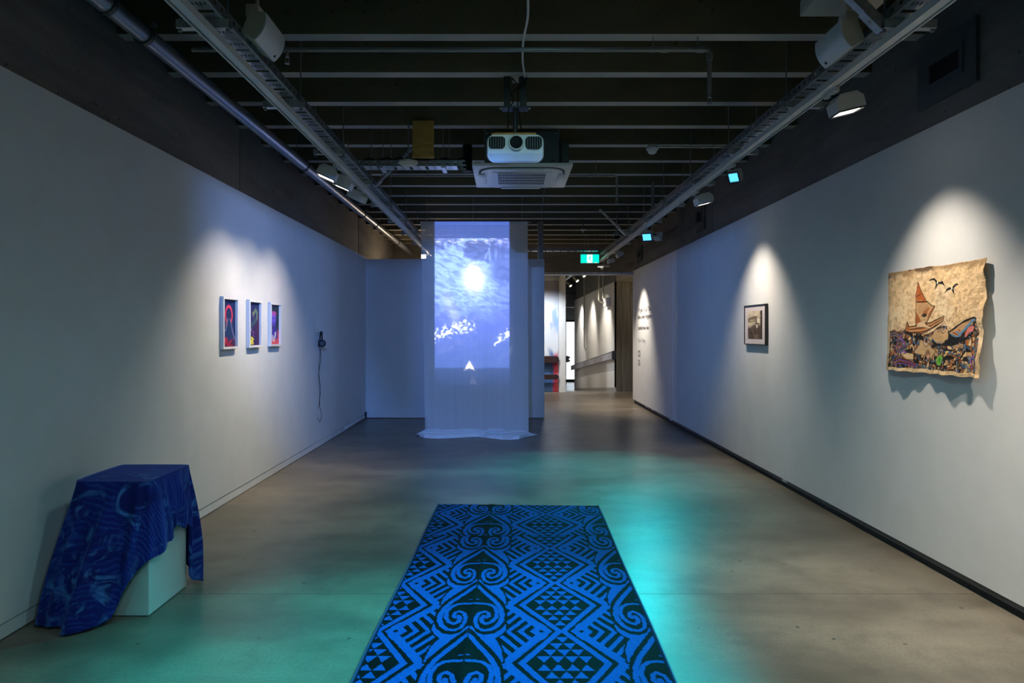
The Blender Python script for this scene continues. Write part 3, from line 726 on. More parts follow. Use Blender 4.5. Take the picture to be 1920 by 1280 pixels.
# ------------------------------------------------------------------ loudspeakers
def speaker(label, x, y, z, s):
    """bowed front panel facing the middle of the room (s=+1 faces right), leaning down"""
    t = thing('loudspeaker', label, 'loudspeaker', (x, y, z), 'loudspeakers by the cable trays')
    L_ = .29
    a = math.radians(22)
    def P(u, w): # u: out of the front, w: up the face
        return Vector((x + s * (u * math.cos(a) + w * math.sin(a)), y, z + w * math.cos(a) - u * math.sin(a)))
    H = .155
    front = [(.022 * (1 - (2 * i / 10 - 1) ** 2), -H / 2 + H * i / 10) for i in range(11)]
    cab = [(-.003 + u - .006, w) for u, w in front] + [(-.085, H / 2 * .8), (-.085, -H / 2 * .8)]
    MB().prism(cab, lambda p: P(*p), lambda p: P(*p) + Vector((0, L_, 0))).build('cabinet', m_cream, t)
    g = front + [(u - .008, w) for u, w in front[::-1]]
    MB().prism(g, lambda p: P(*p) + Vector((0, -.004, 0)), lambda p: P(*p) + Vector((0, L_ + .004, 0))).build('grille', m_plastic, t, True)
    MB().cyl(P(.006, -H * .36) + Vector((0, .25, 0)), P(.013, -H * .36) + Vector((0, .25, 0)), .009, 12).build('badge', m_dark, t)
    MB().box((x - s * .085 - .035, y + .10, z + .10), (x - s * .085 + .035, y + .19, z + .17)).bev(.006, 2).build('wall_bracket', m_cream, t, True)
    MB().tube([P(-.083, 0) + Vector((0, .14, 0)), P(-.09, .03) + Vector((0, .145, 0)), (x - s * .085, y + .145, z + .12)], .014, 8).build('swivel_arm', m_cream, t, True)
    if s > 0: MB().cyl((x - s * .085, y + .185, z + .16), (x - s * .085, y + .185, RIBZ), .010, 10).build('drop_rod', m_cream, t, True)
    return t
speaker('white loudspeaker with a bowed front beside the left cable tray', -1.300, 3.60, 3.110, 1)
ts = speaker('white loudspeaker with a bowed front beside the right cable tray', 1.786, 3.60, 3.072, -1)
t = thing('junction_plate', 'pale box on the ceiling rib above the right loudspeaker', 'box', (1.89, 3.72, 3.33))
MB().box((1.70, 3.42, 3.33), (2.10, 3.97, 3.42)).bev(.01, 2).build('box_body', m_cream, t, True)
MB().cyl((1.871, 3.745, 3.33), (1.871, 3.745, 3.243), .016, 12).cyl((1.871, 3.745, 3.33), (1.871, 3.745, 3.315), .026, 12).build('drop_conduit', m_cream, t, True)

# ------------------------------------------------------------------ vents in the right concrete band
def vent(label, y0, y1, z0, z1, n=8, mat=m_vent):
    t = thing('wall_vent', label, 'vent', (CR, (y0 + y1) / 2, z0), 'vents in the concrete band')
    X = CR; dy, dz = y1 - y0, z1 - z0
    gy0, gy1, gz0, gz1 = y0 + dy * .25, y1 - dy * .25, z0 + dz * .34, z1 - dz * .34
    b = MB()
    for lo, hi in (((y0, z0), (y1, gz0)), ((y0, gz1), (y1, z1)), ((y0, gz0), (gy0, gz1)), ((gy1, gz0), (y1, gz1))):
        b.box((X - .022, lo[0], lo[1]), (X + .004, hi[0], hi[1]))
    b.build('blanking_panel', mat, t)
    b = MB(); f = .035
    for lo, hi in (((gy0 - f, gz0 - f), (gy1 + f, gz0)), ((gy0 - f, gz1), (gy1 + f, gz1 + f)), ((gy0 - f, gz0), (gy0, gz1)), ((gy1, gz0), (gy1 + f, gz1))):
        b.box((X - .030, lo[0], lo[1]), (X - .022, hi[0], hi[1]))
    b.build('grille_frame', mat, t)
    MB().box((X + .001, gy0, gz0), (X + .003, gy1, gz1)).build('duct_back', m_black, t)
    for i in range(n):
        z = gz0 + (gz1 - gz0) * (i + .5) / n
        Mx = Matrix.Translation((X - .012, 0, z)) @ Matrix.Rotation(math.radians(38), 4, 'Y')
        MB().box((-.010, gy0, -.0012), (.010, gy1, .0012), Mx).build('louvre', m_cable, t)
    return t
vent('slate grey panel with a louvred air grille in the concrete, nearest to the camera', 3.90, 4.46, 2.935, 3.31, 7)
vent('small dark louvred vent in the concrete above the framed print', 9.28, 9.72, 2.90, 3.30, 5)
vent('small dark louvred vent in the concrete above the wall lettering', 13.6, 14.1, 2.92, 3.22, 5)

# ------------------------------------------------------------------ ceiling cassette
cx0, cx1, cy0, cy1, cz = -.331, .617, 6.40, 7.37, 3.056
ccx, ccy = (cx0 + cx1) / 2, (cy0 + cy1) / 2
t = thing('air_conditioner', 'white square ceiling cassette air conditioner with a grille', 'air conditioner', (ccx, ccy, cz))
MB().box((-.215, 6.46, 3.085), (.49, 7.30, 3.40)).bev(.006, 1).build('casing', m_green, t)
MB().box((.492, 6.62, 3.09), (.60, 7.1, 3.345)).bev(.006, 1).build('control_box', m_green, t)
MB().cyl((.43, 6.455, 3.12), (.43, 6.46, 3.12), .016, 14).build('drain_plug', m_dark, t)
for x in (-.19, .05, .26, .46): MB().cyl((x, 6.452, 3.375), (x, 6.46, 3.375), .005, 8).build('screw', m_galv, t)
MB().tube([(.51, 6.6, 3.36), (.515, 6.58, 3.25), (.52, 6.585, 3.17), (.51, 6.6, 3.12)], .009, 8).build('refrigerant_pipe', m_dark, t, True)
# panel: frame with round-cornered slot
MB().box((cx0, cy0, cz), (cx1, cy1, cz + .03)).bev(.008, 2).build('panel', m_plastic, t, True)
def rrect(hx, hy, r, n=6):
    pts = []
    for sx, sy, a0 in ((1, 1, 0), (-1, 1, 90), (-1, -1, 180), (1, -1, 270)):
        for k in range(n + 1):
            a = math.radians(a0 + 90 * k / n); pts.append((sx * (hx - r) + r * math.cos(a), sy * (hy - r) + r * math.sin(a)))
    return pts
def plate(prof, z0, z1): return MB().prism(prof, lambda p: Vector((ccx + p[0], ccy + p[1], z0)), lambda p: Vector((ccx + p[0], ccy + p[1], z1)))
plate(rrect(.415, .43, .17), cz - .004, cz + .002).build('air_slot', m_dark, t)
plate(rrect(.398, .413, .155), cz - .016, cz + .001).build('inner_panel', m_plastic, t, True)
for sx, sy in ((1, 0), (-1, 0), (0, 1), (0, -1)):
    if sx: MB().box((ccx + sx * .39 - .035, ccy - .22, cz - .026), (ccx + sx * .39 + .035, ccy + .22, cz - .012)).bev(.006, 2).build('louvre_flap', m_plastic, t, True)
    else: MB().box((ccx - .21, ccy + sy * .405 - .03, cz - .026), (ccx + .21, ccy + sy * .405 + .03, cz - .012)).bev(.006, 2).build('louvre_flap', m_plastic, t, True)
MB().box((ccx - .29, ccy - .30, cz - .020), (ccx + .29, ccy + .28, cz - .015)).build('grille_panel', m_plastic, t)
MB().box((ccx - .235, ccy - .27, cz - .0212), (ccx + .235, ccy + .21, cz - .0195)).build('grille_back', m_glass_d, t)
b = MB()
for i in range(31):
    x = ccx - .235 + .47 * i / 30; b.box((x - .0028, ccy - .27, cz - .027), (x + .0028, ccy + .21, cz - .021))
for i in range(5):
    y = ccy - .27 + .48 * i / 4; b.box((ccx - .235, y - .004, cz - .0275), (ccx + .235, y + .004, cz - .0205))
g = b.build('intake_grille', m_plastic, t); g['kind'] = 'stuff'
for x in (-.215, .49):
    for y in (6.5, 7.25): MB().cyl((x, y, 3.3), (x, y, DECK), .006, 8).build('hanger_rod', m_galv_d, t)
# thin cable from the cassette to the partition post
t = tag(MB().tube([(.41, 7.38, 3.09), (.43, 8.2, 3.06), (.46, 9.2, 3.03), (.50, 10.4, 3.06), (.545, 11.6, 3.22), (.56, 11.86, 3.28)], .004, 7).build('thin_cable', m_cable, None, True), 'thin dark cable sagging from the cassette to the post above the partition', 'cable')

# black pipework left of the projector
t = thing('insulated_pipe', 'thick black lagged pipe dropping beside the cassette', 'pipe', (-.36, 6.75, 3.05))
MB().cyl((-.41, 7.03, 3.15), (-.41, 7.03, 3.42), .050, 16).build('lagging', m_cable, t, True)
MB().tube([(-.41, 7.03, 3.20), (-.31, 7.0, 3.20), (-.225, 7.0, 3.20)], .018, 8).build('branch_pipe', m_cable, t, True)
MB().box((-.335, 6.97, 3.165), (-.275, 7.03, 3.235)).bev(.004, 1).build('valve_block', m_galv_d, t)
MB().cyl((-.275, 7.0, 3.20), (-.245, 7.0, 3.20), .026, 12).build('brass_union', m_orange, t)
# plywood panel
t = thing('plywood_panel', 'yellow plywood panel hanging from a ceiling rib left of the projector', 'panel', (-.78, 6.3, 3.12))
MB().box((-.875, 6.30, 3.125), (-.678, 6.318, 3.45)).bev(.002, 1).build('board', m_ply, t)
MB().box((-.880, 6.292, 3.108), (-.673, 6.330, 3.125)).build('bottom_batten', m_ply, t)
MB().box((-.874, 6.318, 3.125), (-.852, 6.355, 3.45)).build('side_batten', m_ply, t)
for x in (-.855, -.70): MB().cyl((x, 6.297, 3.15), (x, 6.30, 3.15), .005, 8).build('screw', m_dark, t)

# ------------------------------------------------------------------ projector on its ceiling mount
px0 = .06; PY = 5.02
t = thing('video_projector', 'white video projector with a dark lens hanging from the ceiling', 'projector', (px0, PY, 2.84))
hw, zt, zb = .212, 2.955, 2.752
prof = [(p[0], p[1]) for p in rrect(hw, (zt - zb) / 2, .055, 6)]
zc = (zt + zb) / 2
b = MB()
rings = []
for d, sc in ((0.0, .95), (.012, .985), (.035, 1.0), (.16, 1.0), (.28, 1.0), (.30, .95)):
    ring = []
    for a, c in prof:
        yy = PY + d
        if c < 0: yy += (-c / ((zt - zb) / 2)) ** 1.5 * .05 * max(0, 1 - d / .2)      # lower front slopes back
        cc = c if c > 0 else c * (1 - .88 * min(1, d / .30))
        ring.append(b.bm.verts.new((px0 + a * sc, yy, zc + cc * sc)))
    rings.append(ring)
for r0, r1 in zip(rings, rings[1:]):
    for i in range(len(prof)):
        j = (i + 1) % len(prof); b.bm.faces.new((r0[i], r0[j], r1[j], r1[i]))
b.bm.faces.new(rings[0][::-1]); b.bm.faces.new(rings[-1])
b.build('body', m_plastic, t, True)
m_gloss = M('glossy_white_plastic', (0.60, 0.61, 0.66), 0.12, spec=0.8, coat=0.6)
lip = MB()
for i in range(12):
    a0 = -1 + 2 * i / 12; a1 = -1 + 2 * (i + 1) / 12
    def q(a, top):
        x = px0 + a * .198 * (1.0 if top else .93); z = 2.812 if top else 2.762
        if abs(a) > .85 and not top: z += .012
        return (x, PY - .004 + (0 if top else .034) + abs(a) ** 4 * .01, z)
    lip.quad(q(a0, 0), q(a1, 0), q(a1, 1), q(a0, 1))
bmesh.ops.remove_doubles(lip.bm, verts=list(lip.bm.verts), dist=1e-5)
ext = bmesh.ops.extrude_face_region(lip.bm, geom=list(lip.bm.faces))
for v in [e for e in ext['geom'] if isinstance(e, bmesh.types.BMVert)]: v.co.y += .012
lip.build('front_lip', m_gloss, t, True)
MB().lathe([(.056, 0.02), (.058, -.006), (.052, -.012), (.046, -.006)], (px0 + .006, PY, 2.893), 'Y', 32, False).build('lens_ring', m_plastic, t, True)
MB().lathe([(.047, .0), (.047, -.0075), (.030, -.004), (.012, -.002)], (px0 + .006, PY, 2.893), 'Y', 32).build('lens', m_glass_d, t, True)
for sx in (-1, 1):
    gx = px0 + sx * .135
    pr = rrect(.060, .043, .026, 5)
    v = MB().prism(pr, lambda p: Vector((gx + p[0], PY - .003, 2.893 + p[1])), lambda p: Vector((gx + p[0], PY + .01, 2.893 + p[1]))).build('vent_grille', m_glass_d, t)
    for k in range(6):
        x = gx - .045 + .018 * k
        MB().box((x - .0025, PY - .008, 2.853), (x + .0025, PY - .003, 2.933)).build('vent_slat', m_vent, v)
for k in range(2): MB().cyl((px0 + .075, PY - .004, 2.91 - .016 * k), (px0 + .075, PY + .005, 2.91 - .016 * k), .004, 8).build('indicator', m_dark, t)
MB().box((px0 - .155, PY + .06, 2.965), (px0 + .155, PY + .10, 2.983)).bev(.003, 1).build('mount_batten', m_orange, t)
MB().box((px0 - .175, PY + .03, 2.955), (px0 - .125, PY + .10, 2.968)).build('strap_end', m_orange, t)
MB().box((px0 - .06, PY + .06, 2.955), (px0 + .06, PY + .22, 2.965)).build('mount_plate', m_dark, t)
MB().cyl((px0, PY + .14, 2.96), (px0, PY + .14, 3.18), .019, 14).build('mount_pole', m_dark, t, True)
MB().box((px0 - .10, PY + .09, 3.178), (px0 + .10, PY + .19, 3.190)).build('bracket_plate', m_dark, t)
for sx in (-1, 1):
    MB().box((px0 + sx * .062 - .024, PY + .11, 3.19), (px0 + sx * .062 + .024, PY + .125, 3.44)).box((px0 + sx * .062 - sx * .024 - .002, PY + .11, 3.19), (px0 + sx * .062 - sx * .024 + .002, PY + .16, 3.44)).build('bracket_leg', m_dark, t)
    MB().cyl((px0 + sx * .10, PY + .13, 3.184), (px0 + sx * .116, PY + .13, 3.184), .007, 8).build('bolt', m_galv, t)
MB().tube([(px0 - .02, PY + .10, 3.40), (px0 + .03, PY + .09, 3.34), (px0 - .03, PY + .10, 3.29), (px0 - .015, PY + .09, 3.22), (px0 - .05, PY + .10, 3.17), (px0 - .055, PY + .11, 3.05), (px0 - .065, PY + .16, 2.97)], .005, 7).build('cable', m_cable, t, True)
MB().tube([(px0 + .09, PY + .10, 3.40), (px0 + .02, PY + .09, 3.31), (px0 + .02, PY + .10, 3.2), (px0 + .035, PY + .10, 3.10), (px0 + .055, PY + .14, 2.97)], .005, 7).build('cable', m_cable, t, True)
MB().box((px0 - .02, PY + .10, 3.375), (px0 + .025, PY + .13, 3.43)).build('power_socket', m_cream, t)
pts = []
for i in range(41):
    y = 2.6 + 2.5 * i / 40
    ph = ((y - 4.404) / .649) % 1.0
    pts.append((.105 + .012 * math.sin(y * 5.1) + .01 * (y - 3.5), y, 3.405 - .028 * math.sin(PI * ph) ** 2))
tag(MB().tube(pts, .0075, 8).build('ceiling_cable', m_plastic, None, True), 'white cable slung under the ribs towards the projector mount', 'cable')

# ------------------------------------------------------------------ exit sign
m_exit = M('lit_green_sign', (0.0, 0.5, 0.4), 0.4, emit=(0.0, 0.86, 0.64), estr=1.15)
m_exitw = M('lit_white_sign', (0.9, 0.9, 0.9), 0.4, emit=(0.95, 1.0, 0.97), estr=1.2)
ex, ey, ez = 1.695, 14.0, 2.905
t = thing('exit_sign', 'lit green exit sign with a running figure hanging at the end of the right track', 'exit sign', (ex, ey, ez))
MB().box((ex - .195, ey, ez), (ex + .195, ey + .045, ez + .235)).bev(.004, 1).build('case', m_galv_d, t)
MB().box((ex - .188, ey - .004, ez + .008), (ex + .188, ey, ez + .182)).build('green_panel', m_exit, t)
MB().box((ex - .058, ey - .007, ez + .012), (ex + .052, ey - .004, ez + .178)).build('white_doorway', m_exitw, t)
run = MB().cyl((ex + .012, ey - .0095, ez + .150), (ex + .012, ey - .0070, ez + .150), .013, 12)
def limb(pts, w):
    for (a, b) in zip(pts, pts[1:]):
        a, b = Vector(a), Vector(b); d = (b - a).normalized(); nn = Vector((-d.y, d.x)) * w / 2
        P = [a - nn - d * w * .3, b - nn + d * w * .3, b + nn + d * w * .3, a + nn - d * w * .3]
        run.prism([(p.x, p.y) for p in P], lambda p: Vector((ex + p[0], ey - .0095, ez + p[1])), lambda p: Vector((ex + p[0], ey - .0070, ez + p[1])))
limb([(.006, .128), (-.006, .085)], .022)
limb([(.006, .125), (-.024, .112), (-.030, .088)], .009)
limb([(.006, .125), (.030, .105), (.040, .118)], .009)
limb([(-.006, .085), (.020, .062), (.026, .028)], .011)
limb([(-.006, .085), (-.022, .052), (-.052, .040)], .011)
run.build('running_figure', m_exit, t)
MB().box((ex + .09, ey - .006, ez + .014), (ex + .15, ey - .004, ez + .022)).build('maker_strip', m_exitw, t)
MB().cyl((ex - .1, ey + .02, ez + .235), (ex - .1, ey + .02, DECK), .006, 8).cyl((ex + .1, ey + .02, ez + .235), (ex + .1, ey + .02, DECK), .006, 8).build('hanger_rod', m_galv_d, t)
t = thing('emergency_light', 'small grey emergency light hanging below the exit sign', 'light', (1.98, 14.05, 2.8))
MB().box((1.86, 14.02, 2.835), (2.10, 14.10, 2.872)).bev(.004, 1).build('body', m_lampw, t)
MB().box((1.865, 14.017, 2.834), (1.975, 14.09, 2.838)).build('diffuser', m_lit_soft, t)
MB().cyl((1.99, 14.06, 2.872), (1.99, 14.06, 2.966), .008, 8).build('stem', m_lampw, t)
MB().lathe([(.02, .0), (.030, -.02), (.022, -.045), (.006, -.062)], (1.95, 14.06, 2.835), 'Z', 16).build('sensor_cone', m_lampw, t, True)

# ------------------------------------------------------------------ raster painting helpers (printed artworks)
class R:
    def __init__(s, w, h, nx, ny, bg):
        s.w, s.h = w, h; s.nx, s.ny = nx, ny
        x = np.linspace(0, w, nx); y = np.linspace(0, h, ny)
        s.X, s.Y = np.meshgrid(x, y)
        s.c = np.ones((ny, nx, 3)) * np.array(lin(bg))
    def put(s, mask, col, a=1.0):
        m = (np.clip(mask, 0, 1) * a)[..., None]
        s.c = s.c * (1 - m) + np.array(lin(col)) * m
    def poly_mask(s, pts):
        inside = np.zeros_like(s.X, bool)
        k = len(pts)
        for i in range(k):
            x0, y0 = pts[i]; x1, y1 = pts[(i + 1) % k]
            if y0 == y1: continue
            c = ((s.Y > y0) != (s.Y > y1)) & (s.X < (x1 - x0) * (s.Y - y0) / (y1 - y0) + x0)
            inside ^= c
        return inside.astype(float)
    def poly(s, pts, col, a=1.0): s.put(s.poly_mask(pts), col, a)
    def dist(s, pts):
        d = np.full_like(s.X, 1e9)
        for (x0, y0), (x1, y1) in zip(pts, pts[1:]):
            dx, dy = x1 - x0, y1 - y0; L2 = dx * dx + dy * dy + 1e-12
            t = np.clip(((s.X - x0) * dx + (s.Y - y0) * dy) / L2, 0, 1)
            d = np.minimum(d, np.hypot(s.X - x0 - t * dx, s.Y - y0 - t * dy))
        return d
    def line(s, pts, w, col, a=1.0, soft=None):
        d = s.dist(pts); soft = soft or s.w / s.nx
        s.put(np.clip((w / 2 - d) / soft + .5, 0, 1), col, a)
    def ell(s, cx, cy, rx, ry, col, a=1.0, soft=0.12):
        r = np.hypot((s.X - cx) / rx, (s.Y - cy) / ry)
        s.put(np.clip((1 - r) / soft + .5, 0, 1), col, a)
    def ring(s, cx, cy, rx, ry, w, col, a=1.0):
        r = np.hypot((s.X - cx) / rx, (s.Y - cy) / ry)
        s.put(np.clip((w - np.abs(r - 1)) / .05 + .5, 0, 1), col, a)
    def noise(s, scale, seed, ax=1.0, ay=1.0, octv=4):
        rng = np.random.RandomState(seed); out = 0; amp = 1; tot = 0
        for o in range(octv):
            gx, gy = int(s.w * scale * ax * 2 ** o) + 3, int(s.h * scale * ay * 2 ** o) + 3
            g = rng.rand(gy, gx)
            fx = s.X * scale * ax * 2 ** o; fy = s.Y * scale * ay * 2 ** o
            ix = np.clip(fx.astype(int), 0, gx - 2); iy = np.clip(fy.astype(int), 0, gy - 2)
            tx, ty = fx - ix, fy - iy; tx = tx * tx * (3 - 2 * tx); ty = ty * ty * (3 - 2 * ty)
            v = (g[iy, ix] * (1 - tx) + g[iy, ix + 1] * tx) * (1 - ty) + (g[iy + 1, ix] * (1 - tx) + g[iy + 1, ix + 1] * tx) * ty
            out = out + v * amp; tot += amp; amp *= .55
        return out / tot
    def sheet(s, name, mat, parent, fn, thick=0.0):
        """grid mesh; fn(x, y arrays in metres) -> world xyz arrays"""
        X, Y, Z = fn(s.X, s.Y)
        co = np.stack([X, Y, Z], -1).reshape(-1, 3)
        idx = np.arange(s.nx * s.ny).reshape(s.ny, s.nx)
        f = np.stack([idx[:-1, :-1], idx[1:, :-1], idx[1:, 1:], idx[:-1, 1:]], -1).reshape(-1, 4)
        me = bpy.data.meshes.new(name)
        me.vertices.add(len(co)); me.vertices.foreach_set('co', co.astype(np.float32).ravel())
        me.loops.add(f.size); me.loops.foreach_set('vertex_index', f.astype(np.int32).ravel())
        me.polygons.add(len(f)); me.polygons.foreach_set('loop_start', np.arange(0, f.size, 4, dtype=np.int32))
        me.polygons.foreach_set('use_smooth', np.ones(len(f), bool))
        me.update(calc_edges=True)
        at = me.color_attributes.new('tint', 'FLOAT_COLOR', 'POINT')
        rgba = np.ones((len(co), 4), np.float32); rgba[:, :3] = s.c.reshape(-1, 3)
        at.data.foreach_set('color', rgba.ravel())
        me.materials.append(mat)
        o = bpy.data.objects.new(name, me); COL.objects.link(o)
        if parent is not None:
            o.parent = parent; o.matrix_parent_inverse = world_of(parent).inverted()
        if thick:
            sm = o.modifiers.new('thickness', 'SOLIDIFY'); sm.thickness = thick; sm.offset = -1
        return o
m_print = attr_mat('printed_paper', 0.55)
m_bark = attr_mat('bark_cloth', 0.9, weave=0.10, bump=0.35)
m_rugm = attr_mat('woven_plastic_rug', 0.75, weave=0.22, bump=0.4, spec=0.06)
m_mural = attr_mat('wall_mural_paint', 0.6)

# ------------------------------------------------------------------ three framed paintings on the left wall
FD = .036
def left_frame(label, ya, w, z0, z1, art):
    t = thing('framed_painting', label, 'painting', (XL, ya + w / 2, z0), 'white framed paintings on the left wall')
    xf = XL + FD; bw = .021
    for (a, b), (c, d) in (((ya, ya + w), (z0, z0 + bw)), ((ya, ya + w), (z1 - bw, z1)), ((ya, ya + bw), (z0 + bw, z1 - bw)), ((ya + w - bw, ya + w), (z0 + bw, z1 - bw))):
        MB().box((XL + .002, a, c), (xf, b, d)).bev(.0015, 1).build('frame_side', m_frame, t)
    MB().box((XL + .002, ya + bw, z0 + bw), (XL + .010, ya + w - bw, z1 - bw)).build('backing_board', m_dark, t)
    W_, H_ = w - 2 * bw - .004, z1 - z0 - 2 * bw - .004
    r = R(W_, H_, 74, 104, (20, 40, 92)); art(r, W_, H_)
    r.sheet('painted_panel', m_print, t, lambda X, Y: (np.full_like(X, XL + .014), ya + bw + .002 + X, z1 - bw - .002 - Y))
    return t
def art1(r, w, h):
    r.put((r.Y / h) * .5, (10, 25, 60))
    r.ring(.50 * w, .33 * h, .25 * w, .19 * h, .17, (235, 62, 88))
    r.poly([(.5 * w, .24 * h), (.60 * w, .30 * h), (.60 * w, .42 * h), (.86 * w, .72 * h), (.98 * w, .84 * h), (.55 * w, .90 * h), (.06 * w, .84 * h), (.33 * w, .50 * h), (.40 * w, .42 * h), (.40 * w, .30 * h)], (22, 52, 98))
    r.ell(.50 * w, .31 * h, .09 * w, .065 * h, (30, 62, 102)); r.ell(.50 * w, .345 * h, .06 * w, .05 * h, (12, 26, 58))
    r.line([(.42 * w, .40 * h), (.36 * w, .52 * h), (.27 * w, .64 * h), (.04 * w, .68 * h)], .035 * w, (150, 160, 200), .8, .02)
    r.line([(.60 * w, .42 * h), (.72 * w, .58 * h), (.84 * w, .74 * h), (.97 * w, .84 * h)], .06 * w, (140, 140, 180), .8, .02)
    r.line([(.36 * w, .44 * h), (.30 * w, .56 * h)], .05 * w, (210, 130, 140), .7, .02)
    n_ = r.noise(22, 3, 1, 2)
    r.put(np.clip((r.Y / h - .74 - .18 * np.abs(r.X / w - .5)) * 8, 0, 1) * np.clip((n_ - .40) * 6, 0, 1), (176, 30, 50))
    r.put(np.clip((r.Y / h - .88) * 8, 0, 1) * .7, (110, 22, 52))
    r.poly([(.05 * w, .95 * h), (.12 * w, .82 * h), (.32 * w, .80 * h), (.22 * w, .92 * h)], (214, 44, 66), .8)
def art2(r, w, h):
    r.c[:] = lin((34, 36, 92)); n_ = r.noise(9, 5)
    r.put(np.clip((r.X / w - .25) * 1.3, 0, .8) * np.clip((r.Y / h - .12) * 3, 0, 1), (72, 22, 62))
    r.put(np.clip((r.Y / h - .7) * 3, 0, .6), (40, 18, 76))
    s_ = [(.20 * w, .55 * h), (.55 * w, .46 * h), (.78 * w, .36 * h), (.80 * w, .24 * h), (.66 * w, .17 * h), (.56 * w, .22 * h)]
    r.line(s_, .13 * w, (60, 92, 100), .85, .03); r.line(s_[2:], .09 * w, (120, 146, 96), .8, .02)
    r.ell(.44 * w, .26 * h, .09 * w, .055 * h, (140, 150, 116), .8, .5); r.line([(.42 * w, .30 * h), (.48 * w, .36 * h)], .05 * w, (120, 130, 110), .8)
    r.line([(.14 * w, .62 * h), (.30 * w, .66 * h), (.52 * w, .70 * h), (.40 * w, .75 * h), (.56 * w, .80 * h)], .02 * w, (180, 90, 170), .8)
    r.line([(.12 * w, .61 * h), (.16 * w, .64 * h), (.30 * w, .62 * h)], .02 * w, (220, 190, 200), .8)
    for i, (a, b) in enumerate(((.30, .83), (.42, .86), (.22, .90), (.34, .90), (.24, .95), (.40, .95))): r.ell(a * w, b * h, .075 * w, .034 * h, (226, 206, 62), 1, .3)
def art3(r, w, h):
    r.c[:] = lin((28, 46, 60)); y = r.Y / h
    r.put(np.clip((y - .52) * 5, 0, .8), (70, 62, 100)); r.put(np.clip((y - .62) * 6, 0, 1), (222, 74, 88))
    r.put(np.clip((y - .88) * 6, 0, 1), (240, 92, 92))
    r.poly([(.10 * w, .84 * h), (.22 * w, .70 * h), (.34 * w, .62 * h), (.36 * w, .50 * h), (.60 * w, .50 * h), (.62 * w, .60 * h), (.80 * w, .70 * h), (.86 * w, .84 * h), (.5 * w, .90 * h)], (52, 40, 156))
    r.ell(.44 * w, .34 * h, .25 * w, .165 * h, (118, 92, 222), 1, .15); r.ell(.44 * w, .45 * h, .17 * w, .10 * h, (104, 80, 206), 1, .2)
    r.ell(.43 * w, .22 * h, .23 * w, .06 * h, (150, 84, 200), 1, .4)
    for a in (.30, .44, .58): r.line([(a * w, .17 * h), ((a * .6 + .18) * w, .27 * h)], .04 * w, (226, 66, 84), .9)
    r.line([(.10 * w, .20 * h), (.2 * w, .23 * h)], .05 * w, (220, 60, 70)); r.line([(.72 * w, .20 * h), (.66 * w, .23 * h)], .05 * w, (220, 60, 70))
    r.line([(.25 * w, .335 * h), (.40 * w, .345 * h)], .05 * w, (58, 44, 150), .8); r.line([(.50 * w, .345 * h), (.64 * w, .335 * h)], .05 * w, (58, 44, 150), .8)
    r.line([(.45 * w, .34 * h), (.40 * w, .45 * h)], .03 * w, (150, 130, 240), .7); r.ell(.40 * w, .46 * h, .06 * w, .02 * h, (44, 32, 120)); r.line([(.33 * w, .525 * h), (.50 * w, .52 * h)], .035 * w, (44, 30, 120), .8)
    for i, (a, b) in enumerate(((.28, .80), (.40, .83), (.52, .86), (.34, .88), (.46, .91), (.58, .80), (.62, .72), (.60, .76))): r.ring(a * w, b * h, .07 * w, .03 * h, .3, (236, 226, 224), .9)
left_frame('white box frame with a figure before a red halo, nearest on left wall', 5.825, .325, 1.349, 1.804, art1)
left_frame('white box frame with a dark purple painting and yellow flowers, middle of three', 6.417, .325, 1.349, 1.804, art2)
left_frame('white box frame with a violet face, farthest of three on left wall', 6.995, .325, 1.349, 1.804, art3)

# ------------------------------------------------------------------ headphones on a hook
hy, hx = 8.84, XL + .045
tag(MB().tube([(XL + .001, hy, 1.49), (XL + .075, hy, 1.49), (XL + .080, hy, 1.50)], .003, 7).build('wall_hook', m_dark, None, True), 'thin dark wire hook holding the headphones on the left wall', 'hook')
t = thing('headphones', 'black headphones hanging by their band on the left wall with a long looped cable', 'headphones', (hx, hy, 1.33))
band = []
for i in range(25):
    a = PI * i / 24; band.append((hx + .030 * math.cos(a), hy - .062 * math.cos(a), 1.40 + .102 * math.sin(a) ** .8))
MB().tube([(band[0][0], band[0][1], 1.35)] + band + [(band[-1][0], band[-1][1], 1.35)], .0085, 8).build('headband', m_cable, t, True)
MB().tube([(p[0], p[1], p[2] - .016) for p in band[6:19]], .010, 8).build('band_pad', m_dark, t, True)
for s in (1, -1):
    c = Vector((hx + s * .030, hy - s * .062, 1.352)); ax = Vector((-.40 * s, 1.0 * s, 0)).normalized()
    MB().cyl(c - ax * .004, c + ax * .020, .048, 24).build('ear_cup', m_cable, t, True)
    MB().cyl(c + ax * .020, c + ax * .034, .044, 24).build('ear_pad', m_dark, t, True)
    MB().cyl(c - ax * .012, c - ax * .004, .030, 24, ).build('cup_cap', m_dark, t, True)
pts = []
for i in range(36):
    f = i / 35; z = 1.315 - .98 * f
    sp = .004 + .006 * math.sin(f * 9) ** 2 + (.020 * math.sin(min(1, (f - .80) / .2) * PI * .97) if f > .80 else 0)
    pts.append((XL + .018 + .006 * math.sin(f * 14) + .004, hy + .002 + .016 * math.sin(f * 11), z, sp))
A = [(p[0] + p[3], p[1], p[2]) for p in pts]; B = [(p[0] - p[3], p[1] + .02, p[2]) for p in pts]
MB().tube(A + B[::-1], .0028, 6).build('cable', m_cable, t, True)

